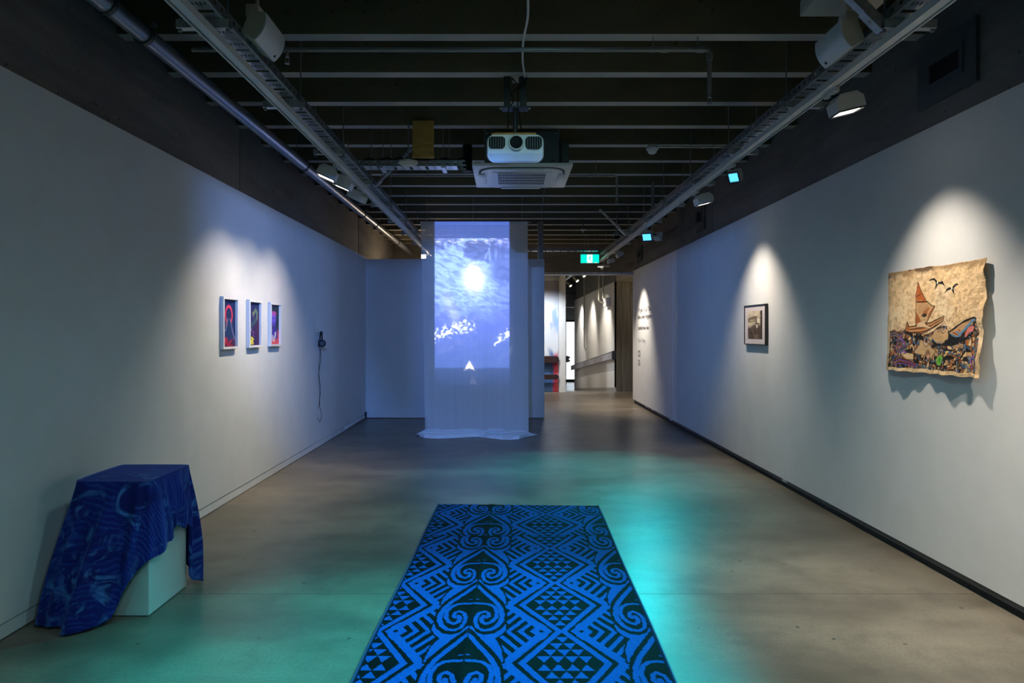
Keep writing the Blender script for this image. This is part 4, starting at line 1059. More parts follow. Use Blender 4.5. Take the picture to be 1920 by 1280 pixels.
# ------------------------------------------------------------------ framed print on the right wall
t = thing('framed_print', 'black framed sepia print with a wide pale mount on the right wall', 'print', (XR, 7.29, 1.361))
y0, y1, z0, z1 = 6.98, 7.60, 1.361, 1.789; xf = XR - .034; bw = .011
for (a, b), (c, d) in (((y0, y1), (z0, z0 + bw)), ((y0, y1), (z1 - bw, z1)), ((y0, y0 + bw), (z0 + bw, z1 - bw)), ((y1 - bw, y1), (z0 + bw, z1 - bw))):
    MB().box((xf, a, c), (XR - .002, b, d)).bev(.001, 1).build('frame_side', m_bframe, t)
MB().box((xf + .008, y0 + bw, z0 + bw), (XR - .002, y1 - bw, z1 - bw)).build('mount_board', m_mount, t)
w, h = .42, .30
r = R(w, h, 130, 92, (212, 196, 168))
n1 = r.noise(14, 11, 1, 1); n2 = r.noise(40, 12)
xx, yy = r.X / w, r.Y / h
r.put(np.clip((n1 - .45) * 3, 0, .5), (170, 150, 122))
r.put(np.clip((yy - .42 - .05 * np.sin(xx * 9) + (n1 - .5) * .2) * 7, 0, 1), (82, 66, 50))
r.put(np.clip((xx - .84 + (n2 - .5) * .08) * 20, 0, 1) * np.clip(1.1 - yy * .2, 0, 1), (70, 56, 44))
r.poly([(0, .26 * h), (.3 * w, .2 * h), (.55 * w, .17 * h), (.70 * w, .22 * h), (.60 * w, .26 * h), (.62 * w, .42 * h), (.45 * w, .40 * h), (.2 * w, .42 * h), (0, .40 * h)], (96, 78, 60), .9)
r.put(r.poly_mask([(.05 * w, .31 * h), (.5 * w, .28 * h), (.54 * w, .40 * h), (.08 * w, .42 * h)]) * np.clip((n2 - .35) * 4, 0, 1), (176, 156, 124))
r.line([(.62 * w, .20 * h), (.62 * w, .46 * h)], .02 * w, (40, 32, 26)); r.line([(.66 * w, .25 * h), (.88 * w, .27 * h)], .016 * w, (40, 32, 26)); r.line([(.55 * w, .44 * h), (.74 * w, .46 * h)], .03 * w, (44, 36, 28))
r.poly([(.66 * w, .24 * h), (.86 * w, .28 * h), (.80 * w, .43 * h), (.66 * w, .42 * h)], (222, 210, 186)); r.poly([(.60 * w, .48 * h), (.72 * w, .48 * h), (.68 * w, .60 * h), (.58 * w, .60 * h)], (214, 200, 174))
r.put(np.clip((n2 - .52) * 5, 0, .7) * np.clip((yy - .45) * 5, 0, 1), (36, 29, 24))
r.put(np.clip((n1 - .55) * 5, 0, .5) * np.clip((yy - .6) * 4, 0, 1), (140, 120, 94))
r.line([(.2 * w, .72 * h), (.45 * w, .58 * h), (.72 * w, .70 * h)], .02 * w, (130, 112, 88), .6)
r.sheet('printed_sheet', m_print, t, lambda X, Y: (np.full_like(X, xf + .0072), 7.495 - X, 1.723 - Y))

# ------------------------------------------------------------------ painted bark cloth on the right wall
Wt, Ht = 1.0, .668
def tp(cx, cy):
    px, py = 1640 + cx / 4.571, 470 + cy / 4.571
    Y = F * 2.650 / (px - VX); Z = CAMZ - (py - VY) * Y / F
    return ((4.765 - Y), (1.911 - Z))
def T(*pts): return [tp(*p) for p in pts]
r = R(Wt, Ht, 380, 254, (240, 204, 156))
n1 = r.noise(5, 21); n2 = r.noise(26, 22, 1, 1.6); n3 = r.noise(60, 23)
r.put(np.clip((n1 - .42) * 3, 0, .7), (238, 214, 176)); r.put(np.clip((n2 - .50) * 4, 0, .45), (192, 152, 108)); r.put(np.clip((n3 - .55) * 4, 0, .35), (150, 112, 74))
r.put(np.clip((.05 - r.Y + (n2 - .5) * .06) * 20, 0, .7), (146, 112, 74)); r.put(np.clip((.03 - r.X + (n2 - .5) * .05) * 20, 0, .6), (166, 130, 90))
r.put(np.clip((.026 - r.Y + (n1 - .5) * .09) * 60, 0, .8) * (n1 > .5), (90, 64, 40))
# the crowded sea: cells with black outlines
rng = np.random.RandomState(5)
wl_ = T((128, 690), (170, 672), (215, 690), (250, 660), (300, 690), (340, 705), (430, 715), (500, 690), (560, 640), (620, 640), (660, 690), (720, 640), (800, 595), (850, 570), (885, 580), (900, 640), (925, 680), (922, 1058), (640, 1025), (380, 1005), (135, 985))
sea = r.poly_mask(wl_)
N = 1500; sx = rng.rand(N) * Wt; sy = (.36 + .64 * rng.rand(N)) * Ht; ang = rng.rand(N) * PI; ec = .35 + .65 * rng.rand(N)
pal = np.array([lin(c) for c in ((150, 78, 36), (176, 104, 56), (226, 190, 140), (214, 172, 122), (84, 110, 140), (60, 84, 112), (30, 26, 24), (22, 20, 20), (132, 92, 60), (198, 150, 104), (120, 130, 134))])
pc = rng.randint(0, len(pal), N)
d1 = np.full_like(r.X, 9.); d2 = np.full_like(r.X, 9.); who = np.zeros_like(r.X, int)
for i in range(N):
    dx, dy = r.X - sx[i], r.Y - sy[i]; ca, sa = math.cos(ang[i]), math.sin(ang[i])
    d = np.hypot((dx * ca + dy * sa) * ec[i], (-dx * sa + dy * ca) * (1.5 - ec[i] * .4))
    new = d < d1
    d2 = np.where(new, d1, np.minimum(d2, d)); who = np.where(new, i, who); d1 = np.where(new, d, d1)
cell = pal[pc[who]]; edge = np.clip(1.25 - (d2 - d1) / .0030, 0, 1)
cell = cell * (1 - edge[..., None]) + np.array(lin((22, 17, 14))) * edge[..., None]
r.c = r.c * (1 - sea[..., None]) + cell * sea[..., None]
# tan shapes inside it
K = (24, 20, 18)
def shape(pts, col, outline=None, lw=.006, a=1.0):
    P = T(*pts); r.poly(P, col, a)
    if outline: r.line(P + [P[0]], lw, outline)
shape([(500, 720), (520, 680), (570, 660), (640, 670), (660, 710), (655, 750), (600, 790), (540, 790), (490, 740)], (206, 164, 116))
shape([(350, 870), (390, 810), (400, 760), (470, 800), (520, 840), (540, 860), (500, 915), (440, 900)], (204, 166, 122), (110, 74, 46), .004)
shape([(265, 890), (300, 870), (350, 880), (350, 930), (300, 925)], (220, 184, 138), K, .004)
r.ell(*tp(460, 880), .03, .026, (120, 82, 54), .8, .6); r.ell(*tp(462, 905), .018, .014, (214, 160, 130), 1)
# tattooed face, dark swirls, blue waves
for a in range(5): r.line(T((540 + 14 * a, 700), (560 + 12 * a, 660 - 4 * a), (600 + 10 * a, 650)), .004, (34, 38, 48))
for cx, cy, s_ in ((440, 770, 1), (235, 780, 1.4), (210, 850, 1), (600, 660, .9), (590, 880, 1)):
    for k in range(3): r.ring(*tp(cx, cy), .010 * s_ * (k + 1), .012 * s_ * (k + 1), .16 / (k + 1), ((60, 74, 100), (176, 98, 50), (92, 66, 140))[k] if cx < 300 else ((40, 36, 40), (190, 186, 180), (50, 44, 44))[k])
for k in range(6):
    r.line(T((140, 700 + 6 * k), (185, 690 + 7 * k), (235, 730 + 4 * k), (262, 700 + 3 * k)), .0045, ((30, 26, 26), (84, 120, 150), (178, 100, 52))[k % 3])
    r.line(T((190, 930 + 9 * k), (250, 900 + 11 * k), (320, 935 + 7 * k), (380, 965 + 4 * k)), .006, ((150, 76, 36), (24, 20, 22), (110, 76, 160))[k % 3])
r.line(T((225, 760), (245, 752), (272, 775), (285, 815)), .010, (122, 92, 176)); r.line(T((262, 870), (275, 858), (292, 868)), .010, (122, 92, 176))
# right canoe with blue bands
shape([(652, 700), (700, 655), (790, 592), (850, 568), (884, 580), (845, 602), (735, 745), (690, 735)], (196, 150, 104), K, .008)
for k in range(4): r.line(T((668 + 22 * k, 715 - 12 * k), (720 + 10 * k, 738 - 18 * k)), .010, ((92, 128, 156), (150, 80, 40))[k % 2])
r.line(T((735, 735), (790, 665), (840, 600), (870, 580)), .016, (98, 140, 170)); r.line(T((660, 695), (760, 615), (850, 572), (882, 580)), .010, K)
shape([(788, 725), (800, 690), (812, 655), (845, 640), (866, 648), (850, 690), (820, 700), (800, 740)], (214, 120, 112))
# shark and small black shapes
shape([(485, 738), (530, 790), (590, 798), (650, 768), (655, 703), (700, 745), (760, 733), (832, 747), (790, 775), (740, 790), (705, 812), (640, 818), (600, 812), (545, 812), (498, 842), (516, 800)], (26, 26, 30))
shape([(560, 820), (640, 838), (720, 850), (690, 862), (620, 850)], (22, 22, 24)); shape([(690, 815), (760, 795), (790, 800), (740, 835), (700, 838)], (176, 138, 100))
r.line(T((500, 750), (540, 785), (600, 780)), .008, (120, 130, 140), .7)
shape([(358, 782), (366, 735), (395, 715), (408, 735), (400, 750), (384, 752), (372, 800)], (22, 20, 20))
# turtle
shape([(540, 930), (560, 905), (600, 890), (625, 915), (600, 960), (590, 985), (555, 975)], (120, 170, 70)); r.ell(*tp(578, 935), .018, .026, (96, 196, 60), 1, .15); r.ell(*tp(578, 933), .009, .015, (40, 120, 50), 1, .4); r.ell(*tp(596, 890), .008, .008, (190, 214, 70))
r.line(T((845, 960), (850, 915), (885, 905), (892, 955)), .010, (128, 100, 170)); r.line(T((855, 1010), (870, 950)), .008, (110, 84, 150))
# plain margins inside the edge
for k, col in enumerate(((150, 76, 38), (216, 178, 130), K)):
    r.line(T((680 + 26 * k, 1010), (705 + 26 * k, 985), (730 + 26 * k, 1030)), .006, col)
# sail, hull and paddler
shape([(358, 270), (345, 380), (350, 640), (440, 612), (510, 475), (480, 470), (430, 430), (385, 340)], (206, 160, 112), K, .006)
shape([(358, 275), (347, 380), (350, 425), (428, 428), (385, 345)], (186, 98, 46)); shape([(350, 428), (428, 430), (440, 445), (352, 446)], (150, 78, 38))
shape([(395, 560), (410, 520), (440, 490), (470, 480), (430, 560)], (176, 96, 46), None, a=.8); shape([(352, 520), (395, 600), (352, 630)], (170, 92, 46))
shape([(440, 600), (460, 560), (508, 480), (495, 478), (455, 540)], (168, 92, 46))
for k in range(6): r.line(T((372 + 14 * k, 455), (378 + 9 * k, 540 + 6 * k)), .003, (120, 84, 56), .7)
r.line(T((352, 440), (436, 436)), .005, K); r.line(T((365, 385), (385, 370), (352, 392)), .005, K)
shape([(286, 605), (300, 650), (360, 640), (480, 612), (597, 557), (592, 597), (510, 655), (400, 712), (310, 695), (276, 690)], (176, 104, 56), K, .006)
for k in range(5): r.line(T((305, 662 + 9 * k), (400, 650 + 11 * k), (480, 630 + 9 * k), (590, 568 + 7 * k)), .005, ((222, 178, 126), K, (196, 112, 54))[k % 3])
shape([(355, 655), (375, 615), (410, 600), (440, 640), (482, 655), (470, 668), (420, 655)], (226, 190, 148), (90, 60, 40), .003)
r.ell(*tp(419, 580), .020, .026, (216, 178, 136), 1, .15); r.put(np.clip(1.2 - np.hypot((r.X - tp(419, 560)[0]) / .022, (r.Y - tp(419, 552)[1]) / .012), 0, 1) * 3, (60, 44, 34)); r.line(T((410, 592), (428, 594)), .003, (60, 40, 30))
# two frigate birds
for P in ([(445, 262), (470, 240), (500, 231), (516, 252), (545, 264), (568, 252), (592, 300), (560, 280), (533, 284), (500, 338), (515, 282), (496, 250)], [(712, 288), (690, 276), (668, 290), (655, 310), (630, 308), (605, 325), (588, 362), (615, 335), (645, 328), (652, 332), (678, 380), (668, 325), (678, 305), (692, 294)]): shape(P, (22, 22, 24))
for (a, b) in ((526, 268), (652, 316)): r.ell(*tp(a, b), .007, .010, (232, 226, 210)); r.ell(*tp(a + 4, b - 16), .006, .006, (226, 196, 60))
r.line(T((690, 700), (640, 640), (668, 560), (706, 480), (700, 545), (745, 600), (720, 625)), .006, (150, 110, 74), .6)
# painter's scribbled line at the lower edge
sg = [tp(785 + i * 2.2, 1058 + i * .28 + 6 * math.sin(i * 1.9)) for i in range(60) if not 38 < i < 44]
r.line(sg, .003, (70, 56, 46), .7)
rn = np.random.RandomState(9)
def bark(X, Y):
    u, v = X / Wt, Y / Ht
    top = .010 * (n1[0:1, :] - .5) * 2 * (1 - v) ** 3
    rgt = (.008 * np.sin(v * 17 + 1) * (v > .3) + .004 * np.sin(v * 43)) * u ** 10 - .012 * v * u ** 6
    lft = (.004 * np.sin(v * 14)) * (1 - u) ** 8 - .012 * v * (1 - u) ** 5
    bot = .003 * np.sin(u * 40) * v ** 10 + .006 * v ** 3 * (1 - u)
    off = .006 + .045 * v ** 1.6 * (.35 + .65 * np.sin(np.clip(u * 1.15, 0, 1) * 5.2 + .4) ** 2) + .030 * np.clip((u - .86) / .14, 0, 1) ** 1.5 * (.35 + .65 * np.sin(v * 9 + .6) ** 2) + .006 * n2 + .012 * v * np.sin(u * 21) ** 2 * v
    return XR - off, 4.765 - X + lft * 1 + rgt * -1, 1.911 - Y + top - bot
t = thing('bark_cloth_painting', 'unframed bark cloth painting of boats, shark and birds pinned to the right wall', 'painting', (XR, 4.26, 1.24))
r.sheet('cloth', m_bark, t, bark, .002)
m_pin = M('blue_pin', (0.03, 0.05, 0.25), 0.3)
for (u, v) in ((.035, .03), (.965, .035)):
    MB().lathe([(.005, .0), (.006, -.004), (.004, -.007)], (XR - .017, 4.765 - u, 1.911 - v), 'X', 12).build('push_pin', m_pin, t, True)

# ------------------------------------------------------------------ lettering on the right wall
t = thing('wall_lettering', 'black lettering of the exhibition title on the far end of the right wall', 'lettering', (XR, 13.9, .8))
def text_line(s, y_start, z_base, width, height, mat, name='text_line'):
    cu = bpy.data.curves.new(name, 'FONT'); cu.body = s; cu.size = 1.0; cu.extrude = 0.0
    o = bpy.data.objects.new(name, cu); COL.objects.link(o)
    bpy.context.view_layer.update()
    dg = bpy.context.evaluated_depsgraph_get(); me = bpy.data.meshes.new_from_object(o.evaluated_get(dg))
    bpy.data.objects.remove(o); bpy.data.curves.remove(cu)
    co = np.zeros(len(me.vertices) * 3); me.vertices.foreach_get('co', co); co = co.reshape(-1, 3)
    sx_ = width / (co[:, 0].max() - co[:, 0].min()); sy_ = height / .72
    x = (co[:, 0] - co[:, 0].min()) * sx_; yv = co[:, 1] * sy_
    nc = np.stack([np.full_like(x, XR - .0045), y_start - x, z_base + yv], -1)
    me.vertices.foreach_set('co', nc.ravel()); me.update()
    me.materials.clear(); me.materials.append(mat)
    ob = bpy.data.objects.new(name, me); COL.objects.link(ob); ob.parent = t; ob.matrix_parent_inverse = world_of(t).inverted()
    sm = ob.modifiers.new('thickness', 'SOLIDIFY'); sm.thickness = .0015
    return ob
text_line('E l\u0113 galo le tai / The', 13.95, 1.895, 1.27, .090, m_ink)
text_line('tide is never forgotten', 13.95, 1.760, 1.36, .090, m_ink)
text_line('Curated by Brown Town', 13.93, 1.545, 1.06, .078, m_ink)
text_line('17 Jul \u2013 8 Aug', 13.93, 1.295, .74, .078, m_inkg)
text_line('CO', 13.93, 1.00, .26, .130, m_ink)
text_line('CA', 13.93, .815, .26, .130, m_ink)

# ------------------------------------------------------------------ rug
Wr, Lr = 1.383, 3.75
r = R(Wr, Lr, 330, 860, (6, 8, 12))
BLUE = (18, 78, 166)
P_ = .655
yw = 5.925 - r.Y                                   # distance from the camera plane along the rug
a_ = (r.X / Wr * 3.0) % 2.0
x = np.where(a_ > 1.0, 2.0 - a_, a_) * (Wr / 3.0)       # metres from the diamond axis, 0 .. .461
side = np.where(a_ > 1.0, -1.0, 1.0)
cen = np.where(yw > 5.0, 5.295, 4.385)
y = ((cen - yw + P_ / 2) % P_) - P_ / 2           # metres from the diamond centre, + towards the camera
y = y + np.where(yw > 5.0, 0, 0)
jit = (r.noise(60, 31) - .5) * .008
x = x + jit; 
def blue(mask): r.put(mask.astype(float), BLUE)
def dark_(mask): r.put(mask.astype(float), (6, 8, 12))
ay = np.abs(y); Hh = P_ / 2
# ladders of chevrons around each apex
ya = Hh - ay                                          # distance from the apex line
z2 = .064 + .196 * (1 - ay / Hh)
lad = (x > z2 + .01) & (x < .40)
blue(lad & (((x + .58 * ya - .150 + .022) / .0615) % 1.0 < .46) & (ya < .31))
blue((x < z2 + .02) & (x > z2 - .01) & (ay > .2))
blue(lad & (np.abs(x - z2 - .02) < .018))
# two zigzag bands round the diamond
z1 = .010 + .185 * (1 - ay / Hh)
dark_((np.abs(x - (z1 + z2) / 2) < .045))
blue((np.abs(x - .100) < .030) & (ya < .10 - np.abs(x - .10) * 1.6)); dark_(np.abs(x - .100) + ya * .7 < .014)
blue(np.abs(x - z1) < .0175); blue(np.abs(x - z2) < .0175)
# stepped triangles in the diamond
for k in range(4):
    y0_, y1_ = -.262 + .0655 * k, -.262 + .0655 * (k + 1) - .007
    for sg_ in (1, -1):
        yy = y * sg_
        inrow = (yy > y0_) & (yy < y1_)
        tpos = (yy - y0_) / (y1_ - y0_)
        cnt = k + 1; wd = .064
        for j in range(cnt):
            cxk = (j - (cnt - 1) / 2) * wd
            for xs in (x, -x):
                blue(inrow & (np.abs(xs - cxk) < wd / 2 * (1 - tpos) * .96) & (x < z1 - .024))
# hearts with double spirals on the spiral axis
hx_ = Wr / 3.0 - x
rr = R.__new__(R)
def stroke(pts, w, shift=0.0):
    d = np.full_like(x, 9.)
    for (x0, y0_), (x1, y1_) in zip(pts, pts[1:]):
        y0s, y1s = y0_ + shift, y1_ + shift
        dx, dy = x1 - x0, y1_ - y0_; L2 = dx * dx + dy * dy + 1e-12
        tt = np.clip(((hx_ - x0) * dx + (y - y0s) * dy) / L2, 0, 1)
        d = np.minimum(d, np.hypot(hx_ - x0 - tt * dx, y - y0s - tt * dy))
    return d < w / 2
def fill(pts, shift=0.0):
    inside = np.zeros_like(x, bool); k = len(pts)
    for i in range(k):
        x0, y0_ = pts[i]; x1, y1_ = pts[(i + 1) % k]; y0_, y1_ = y0_ + shift, y1_ + shift
        if y0_ == y1_: continue
        inside ^= ((y > y0_) != (y > y1_)) & (hx_ < (x1 - x0) * (y - y0_) / (y1_ - y0_) + x0)
    return inside
heart = [(-.012, -.30), (.015, -.262), (.051, -.189), (.088, -.118), (.124, -.043), (.150, .035), (.163, .122), (.160, .194), (.141, .262), (.107, .308), (.072, .314), (.042, .285), (.028, .229), (.026, .165), (.040, .105), (.066, .080), (.088, .100), (.092, .146), (.080, .165)]
arch = [(-.01, -.016), (.019, -.017), (.048, -.023), (.085, -.014), (.117, .022), (.134, .085), (.131, .158), (.110, .216), (.082, .240), (.060, .216), (.056, .170), (.066, .140)]
out_ = [(-.02, -.372), (.02, -.318), (.07, -.225), (.117, -.132), (.156, -.043), (.178, .06), (.184, .146), (.179, .217), (.158, .291), (.127, .335), (.083, .348), (.047, .328), (.022, .275), (-.02, .25)]
wing = [(-.01, .250), (.020, .282), (.040, .340), (.080, .365), (.127, .350), (.158, .305), (.184, .235), (.186, .307), (.165, .361), (.133, .404), (.152, .450), (.172, .530), (.178, .605), (.178, .650), (.152, .600), (.122, .530), (.090, .470), (.052, .405), (.018, .345), (-.01, .32)]
for sh in (0.0, P_, -P_):
    dark_(fill(out_, sh)); dark_(stroke(wing, .020, sh))
for sh in (0.0, P_, -P_):
    blue(fill(wing, sh))
for sh in (0.0, P_, -P_):
    dark_(stroke(out_, .016, sh))
    blue(stroke(heart[:11], .027, sh)); blue(stroke(heart[9:], .021, sh)); blue(stroke(arch, .023, sh))
    blue(stroke([(-.01, -.075), (.022, -.075)], .012, sh)); dark_(stroke([(-.005, -.075), (.006, -.075)], .008, sh))
# stitched folds, cut line and bindings
dark_(np.abs(yw - 5.0) < .008)
r.put((np.abs(r.X / Wr - .338 - .004 * np.sin(r.Y * 2)) < .0022).astype(float), (4, 20, 26))
wv = r.noise(140, 33, 1, 1, 2)
r.put(np.clip((wv - .52) * 5, 0, .5) * (r.c[..., 2] < .02), (8, 22, 24))
fib = r.noise(90, 34, 2.2, .5, 2)
r.put(np.clip((fib - .5) * 3, 0, .30) * (r.c[..., 2] > .02), (8, 56, 140))
edge_ = np.minimum(r.X, Wr - r.X)
r.put((edge_ < .010).astype(float), (10, 34, 72)); r.put(((edge_ > .010) & (edge_ < .014)).astype(float), (4, 10, 18))
rug_c = Vector((-.599, 5.94, 0)); th = .0212
nzz = r.noise(2.2, 35)
def rug_fn(X, Y):
    xx = X - .0215 * Y + .006 * np.sin(Y * 3.1) * (X / Wr - .5)
    zz = .006 + .010 * np.clip(nzz - .45, 0, 1) + .010 * np.exp(-((X / Wr - .338) / .02) ** 2) * .5
    return -.599 + xx, 5.925 - Y - .055 * (X / Wr) * 1.0 * np.clip(1 - Y / .8, 0, 1), zz
t = thing('patterned_rug', 'blue and black woven plastic mat with diamonds and double spirals on the concrete floor', 'rug', (0.05, 4.05, 0))
r.sheet('woven_mat', m_rugm, t, rug_fn, .004)
m_bind = M('blue_edge_binding', (0.012, 0.040, 0.13), 0.6)
for s in (0, 1):
    pts = [(-.599 + s * Wr - .0215 * Y + .006 * math.sin(Y * 3.1) * (s - .5), 5.925 - Y - .055 * s * max(0, 1 - Y / .8), .008) for Y in np.linspace(0, Lr, 40)]
    MB().tube(pts, .006, 6).build('edge_binding', m_bind, t, True)

# ------------------------------------------------------------------ plinth with a draped cloth
t = thing('plinth', 'low white plinth half hidden under the blue cloth by the left wall', 'plinth', (-2.07, 3.8, 0))
MB().box((-2.262, 3.60, 0.004), (-1.890, 4.02, .70)).bev(.0015, 1).build('body', m_plinth, t)
MB().box((-2.258, 3.604, 0.0), (-1.894, 4.016, .004)).build('shadow_base', m_black, t)

def cloth_mat():
    m = bpy.data.materials.new('blue_dyed_velvet'); m.use_nodes = True
    nt = m.node_tree; b = nt.nodes['Principled BSDF']; n = NT(nt)
    uv = nt.nodes.new('ShaderNodeAttribute'); uv.attribute_name = 'weft'
    big = n.noise(uv.outputs['Vector'], 3.2, 3.0, 0.6, 0.6)
    wv = nt.nodes.new('ShaderNodeTexWave'); wv.wave_type = 'BANDS'; wv.bands_direction = 'Y'
    wv.inputs['Scale'].default_value = 11.0; wv.inputs['Distortion'].default_value = 9.0; wv.inputs['Detail'].default_value = 2.0; wv.inputs['Detail Scale'].default_value = 0.55
    nt.links.new(uv.outputs['Vector'], wv.inputs['Vector'])
    st = n.noise(uv.outputs['Vector'], 4.5, 4.0, 0.6, 2.6)
    f = n.m('MULTIPLY', n.ss(wv.outputs[1], 0.52, 0.9), n.ss(big, 0.40, 0.62))
    f2 = n.m('MULTIPLY', n.ss(st, 0.50, 0.72), n.ss(big, 0.66, 0.40))
    c = n.mix(n.ss(big, 0.3, 0.7), (0.003, 0.007, 0.11), (0.006, 0.014, 0.20))
    c = n.mix(n.m('MULTIPLY', f, 0.55), c, (0.020, 0.070, 0.36))
    c = n.mix(n.m('MULTIPLY', f2, 0.95), c, (0.06, 0.20, 0.55))
    nt.links.new(c, b.inputs['Base Color'])
    b.inputs['Roughness'].default_value = 0.75
    b.inputs['Sheen Weight'].default_value = 0.5; b.inputs['Sheen Roughness'].default_value = 0.4; b.inputs['Sheen Tint'].default_value = (0.15, 0.3, 1.0, 1)
    b.inputs['Specular IOR Level'].default_value = 0.2
    return m
# drape stations round the top: (top point xy), outward direction, hem: (xy, z), fold sharpness
ZT = .712
st = [ # top point,           hem point                sag-out
 ((-2.268, 4.00), (-2.40, 3.98, .10), .03),
 ((-2.272, 3.80), (-2.43, 3.72, .02), .03),
 ((-2.266, 3.62), (-2.405, 3.52, .012), .02),
 ((-2.225, 3.592), (-2.34, 3.475, .012), .02),
 ((-2.165, 3.590), (-2.28, 3.455, .012), .03),
 ((-2.105, 3.590), (-2.235, 3.43, .012), .02),
 ((-2.060, 3.590), (-2.195, 3.375, .010), .045),
 ((-2.010, 3.590), (-2.105, 3.425, .012), .06),
 ((-1.965, 3.590), (-2.030, 3.500, .035), .05),
 ((-1.925, 3.590), (-1.972, 3.560, .205), .035),
 ((-1.893, 3.592), (-1.886, 3.578, .300), .012),
 ((-1.882, 3.62), (-1.872, 3.655, .315), .018),
 ((-1.880, 3.67), (-1.868, 3.745, .345), .022),
 ((-1.880, 3.72), (-1.862, 3.800, .350), .020),
 ((-1.880, 3.77), (-1.866, 3.815, .425), .015),
 ((-1.880, 3.83), (-1.866, 3.870, .385), .025),
 ((-1.880, 3.90), (-1.866, 3.930, .375), .025),
 ((-1.880, 3.955), (-1.872, 3.975, .370), .010),
 ((-1.884, 4.005), (-1.868, 4.000, .080), .012),
 ((-1.892, 4.022), (-1.845, 4.055, .012), .030),
 ((-1.930, 4.030), (-1.880, 4.110, .012), .020),
 ((-2.000, 4.030), (-1.980, 4.070, .200), .010),
 ((-2.130, 4.030), (-2.140, 4.060, .220), .010),
 ((-2.250, 4.030), (-2.300, 4.050, .200), .010),
 ((-2.268, 4.00), (-2.40, 3.98, .10), .03),
]
NS, NV = 240, 60
def cr(seq, t):
    k = len(seq) - 1; f = t * k; i = min(int(f), k - 1); u = f - i
    p = [np.array(seq[max(0, min(k, i + d))], float) for d in (-1, 0, 1, 2)]
    # mostly linear with a little smoothing
    lin_ = p[1] * (1 - u) + p[2] * u
    c = .5 * ((2 * p[1]) + (-p[0] + p[2]) * u + (2 * p[0] - 5 * p[1] + 4 * p[2] - p[3]) * u ** 2 + (-p[0] + 3 * p[1] - 3 * p[2] + p[3]) * u ** 3)
    return lin_ * .4 + c * .6
bm = bmesh.new(); rng = random.Random(3)
weft = []
TOPN = 14
ctr = np.array([-2.076, 3.81])
rows = []
for i in range(NS + 1):
    tpar = i / NS
    top = cr([s[0] for s in st], tpar); hem = cr([s[1] for s in st], tpar); sag = float(cr([(s[2],) for s in st], tpar)[0])
    row = []
    d = hem[:2] - ctr; d = d / (np.linalg.norm(d) + 1e-6)
    s_along = tpar * 2.9
    Lh = ZT - hem[2]
    for j in range(TOPN):                                   # on the top of the plinth
        f = j / TOPN
        p = ctr * (1 - f) + top * f
        row.append((p[0], p[1], ZT + .003 * math.sin(9 * p[0] + 7 * p[1]) * (1 - f)))
        weft.append((p[0] * 1.0, p[1] * 1.0, 0))
    for j in range(NV + 1):
        f = j / NV
        z = ZT - Lh * f
        if f < .06: z = ZT - Lh * f - .0 + .004 * (1 - f / .06)
        k = f ** 1.15
        p = top * (1 - k) + hem[:2] * k
        fold = (math.sin(s_along * 19 + 1.4 * math.sin(s_along * 6)) * .8 + math.sin(s_along * 41 + 2) * .35) * .030 * min(1, f * 1.5) * (1 - .25 * f)
        # keep folds from cutting into the plinth
        o = sag * math.sin(PI * min(1, f * .95)) * .8 + .010 + max(fold, -.012) + .004 
        p = p + d * o
        row.append((max(p[0], XL + .012), p[1], max(z, .008 + .004 * math.sin(s_along * 40))))
        weft.append((top[0] + d[0] * f * Lh, top[1] + d[1] * f * Lh * 1.0 + s_along * .12, f * Lh))
    rows.append(row)
vs = [[bm.verts.new(p) for p in row] for row in rows]
for i in range(NS):
    for j in range(len(rows[0]) - 1):
        try: bm.faces.new((vs[i][j], vs[i + 1][j], vs[i + 1][j + 1], vs[i][j + 1]))
        except Exception: pass
me = bpy.data.meshes.new('draped_cloth'); bm.to_mesh(me); bm.free()
at = me.attributes.new('weft', 'FLOAT_VECTOR', 'POINT'); at.data.foreach_set('vector', np.array(weft, np.float32).ravel())
for p in me.polygons: p.use_smooth = True
me.materials.append(cloth_mat())
co = bpy.data.objects.new('draped_cloth', me); COL.objects.link(co)
sm = co.modifiers.new('thickness', 'SOLIDIFY'); sm.thickness = .004; sm.offset = 1
tag(co, 'deep blue streaked cloth draped over the white plinth, one corner trailing on the floor', 'cloth')

# ------------------------------------------------------------------ sheer curtain with the projected film
def sheer():
    m = bpy.data.materials.new('sheer_voile'); m.use_nodes = True
    nt = m.node_tree; nt.nodes.clear(); n = NT(nt)
    out = nt.nodes.new('ShaderNodeOutputMaterial')
    tr = nt.nodes.new('ShaderNodeBsdfTransparent'); df = nt.nodes.new('ShaderNodeBsdfDiffuse'); tl = nt.nodes.new('ShaderNodeBsdfTranslucent')
    tc = nt.nodes.new('ShaderNodeTexCoord'); mp = nt.nodes.new('ShaderNodeMapping'); mp.inputs['Scale'].default_value = (14, 1, .2)
    nt.links.new(tc.outputs['Object'], mp.inputs[0])
    nz = n.noise(mp.outputs[0], 1.0, 4.0, 0.6)
    df.inputs[0].default_value = (.80, .81, .84, 1); tl.inputs[0].default_value = (.75, .77, .80, 1)
    m1 = nt.nodes.new('ShaderNodeMixShader'); m1.inputs[0].default_value = .34
    nt.links.new(df.outputs[0], m1.inputs[1]); nt.links.new(tl.outputs[0], m1.inputs[2])
    m2 = nt.nodes.new('ShaderNodeMixShader')
    nt.links.new(n.ss(nz, .25, .75, .55, .60), m2.inputs[0])
    nt.links.new(tr.outputs[0], m2.inputs[1]); nt.links.new(m1.outputs[0], m2.inputs[2])
    nt.links.new(m2.outputs[0], out.inputs[0])
    return m
m_voile = sheer()
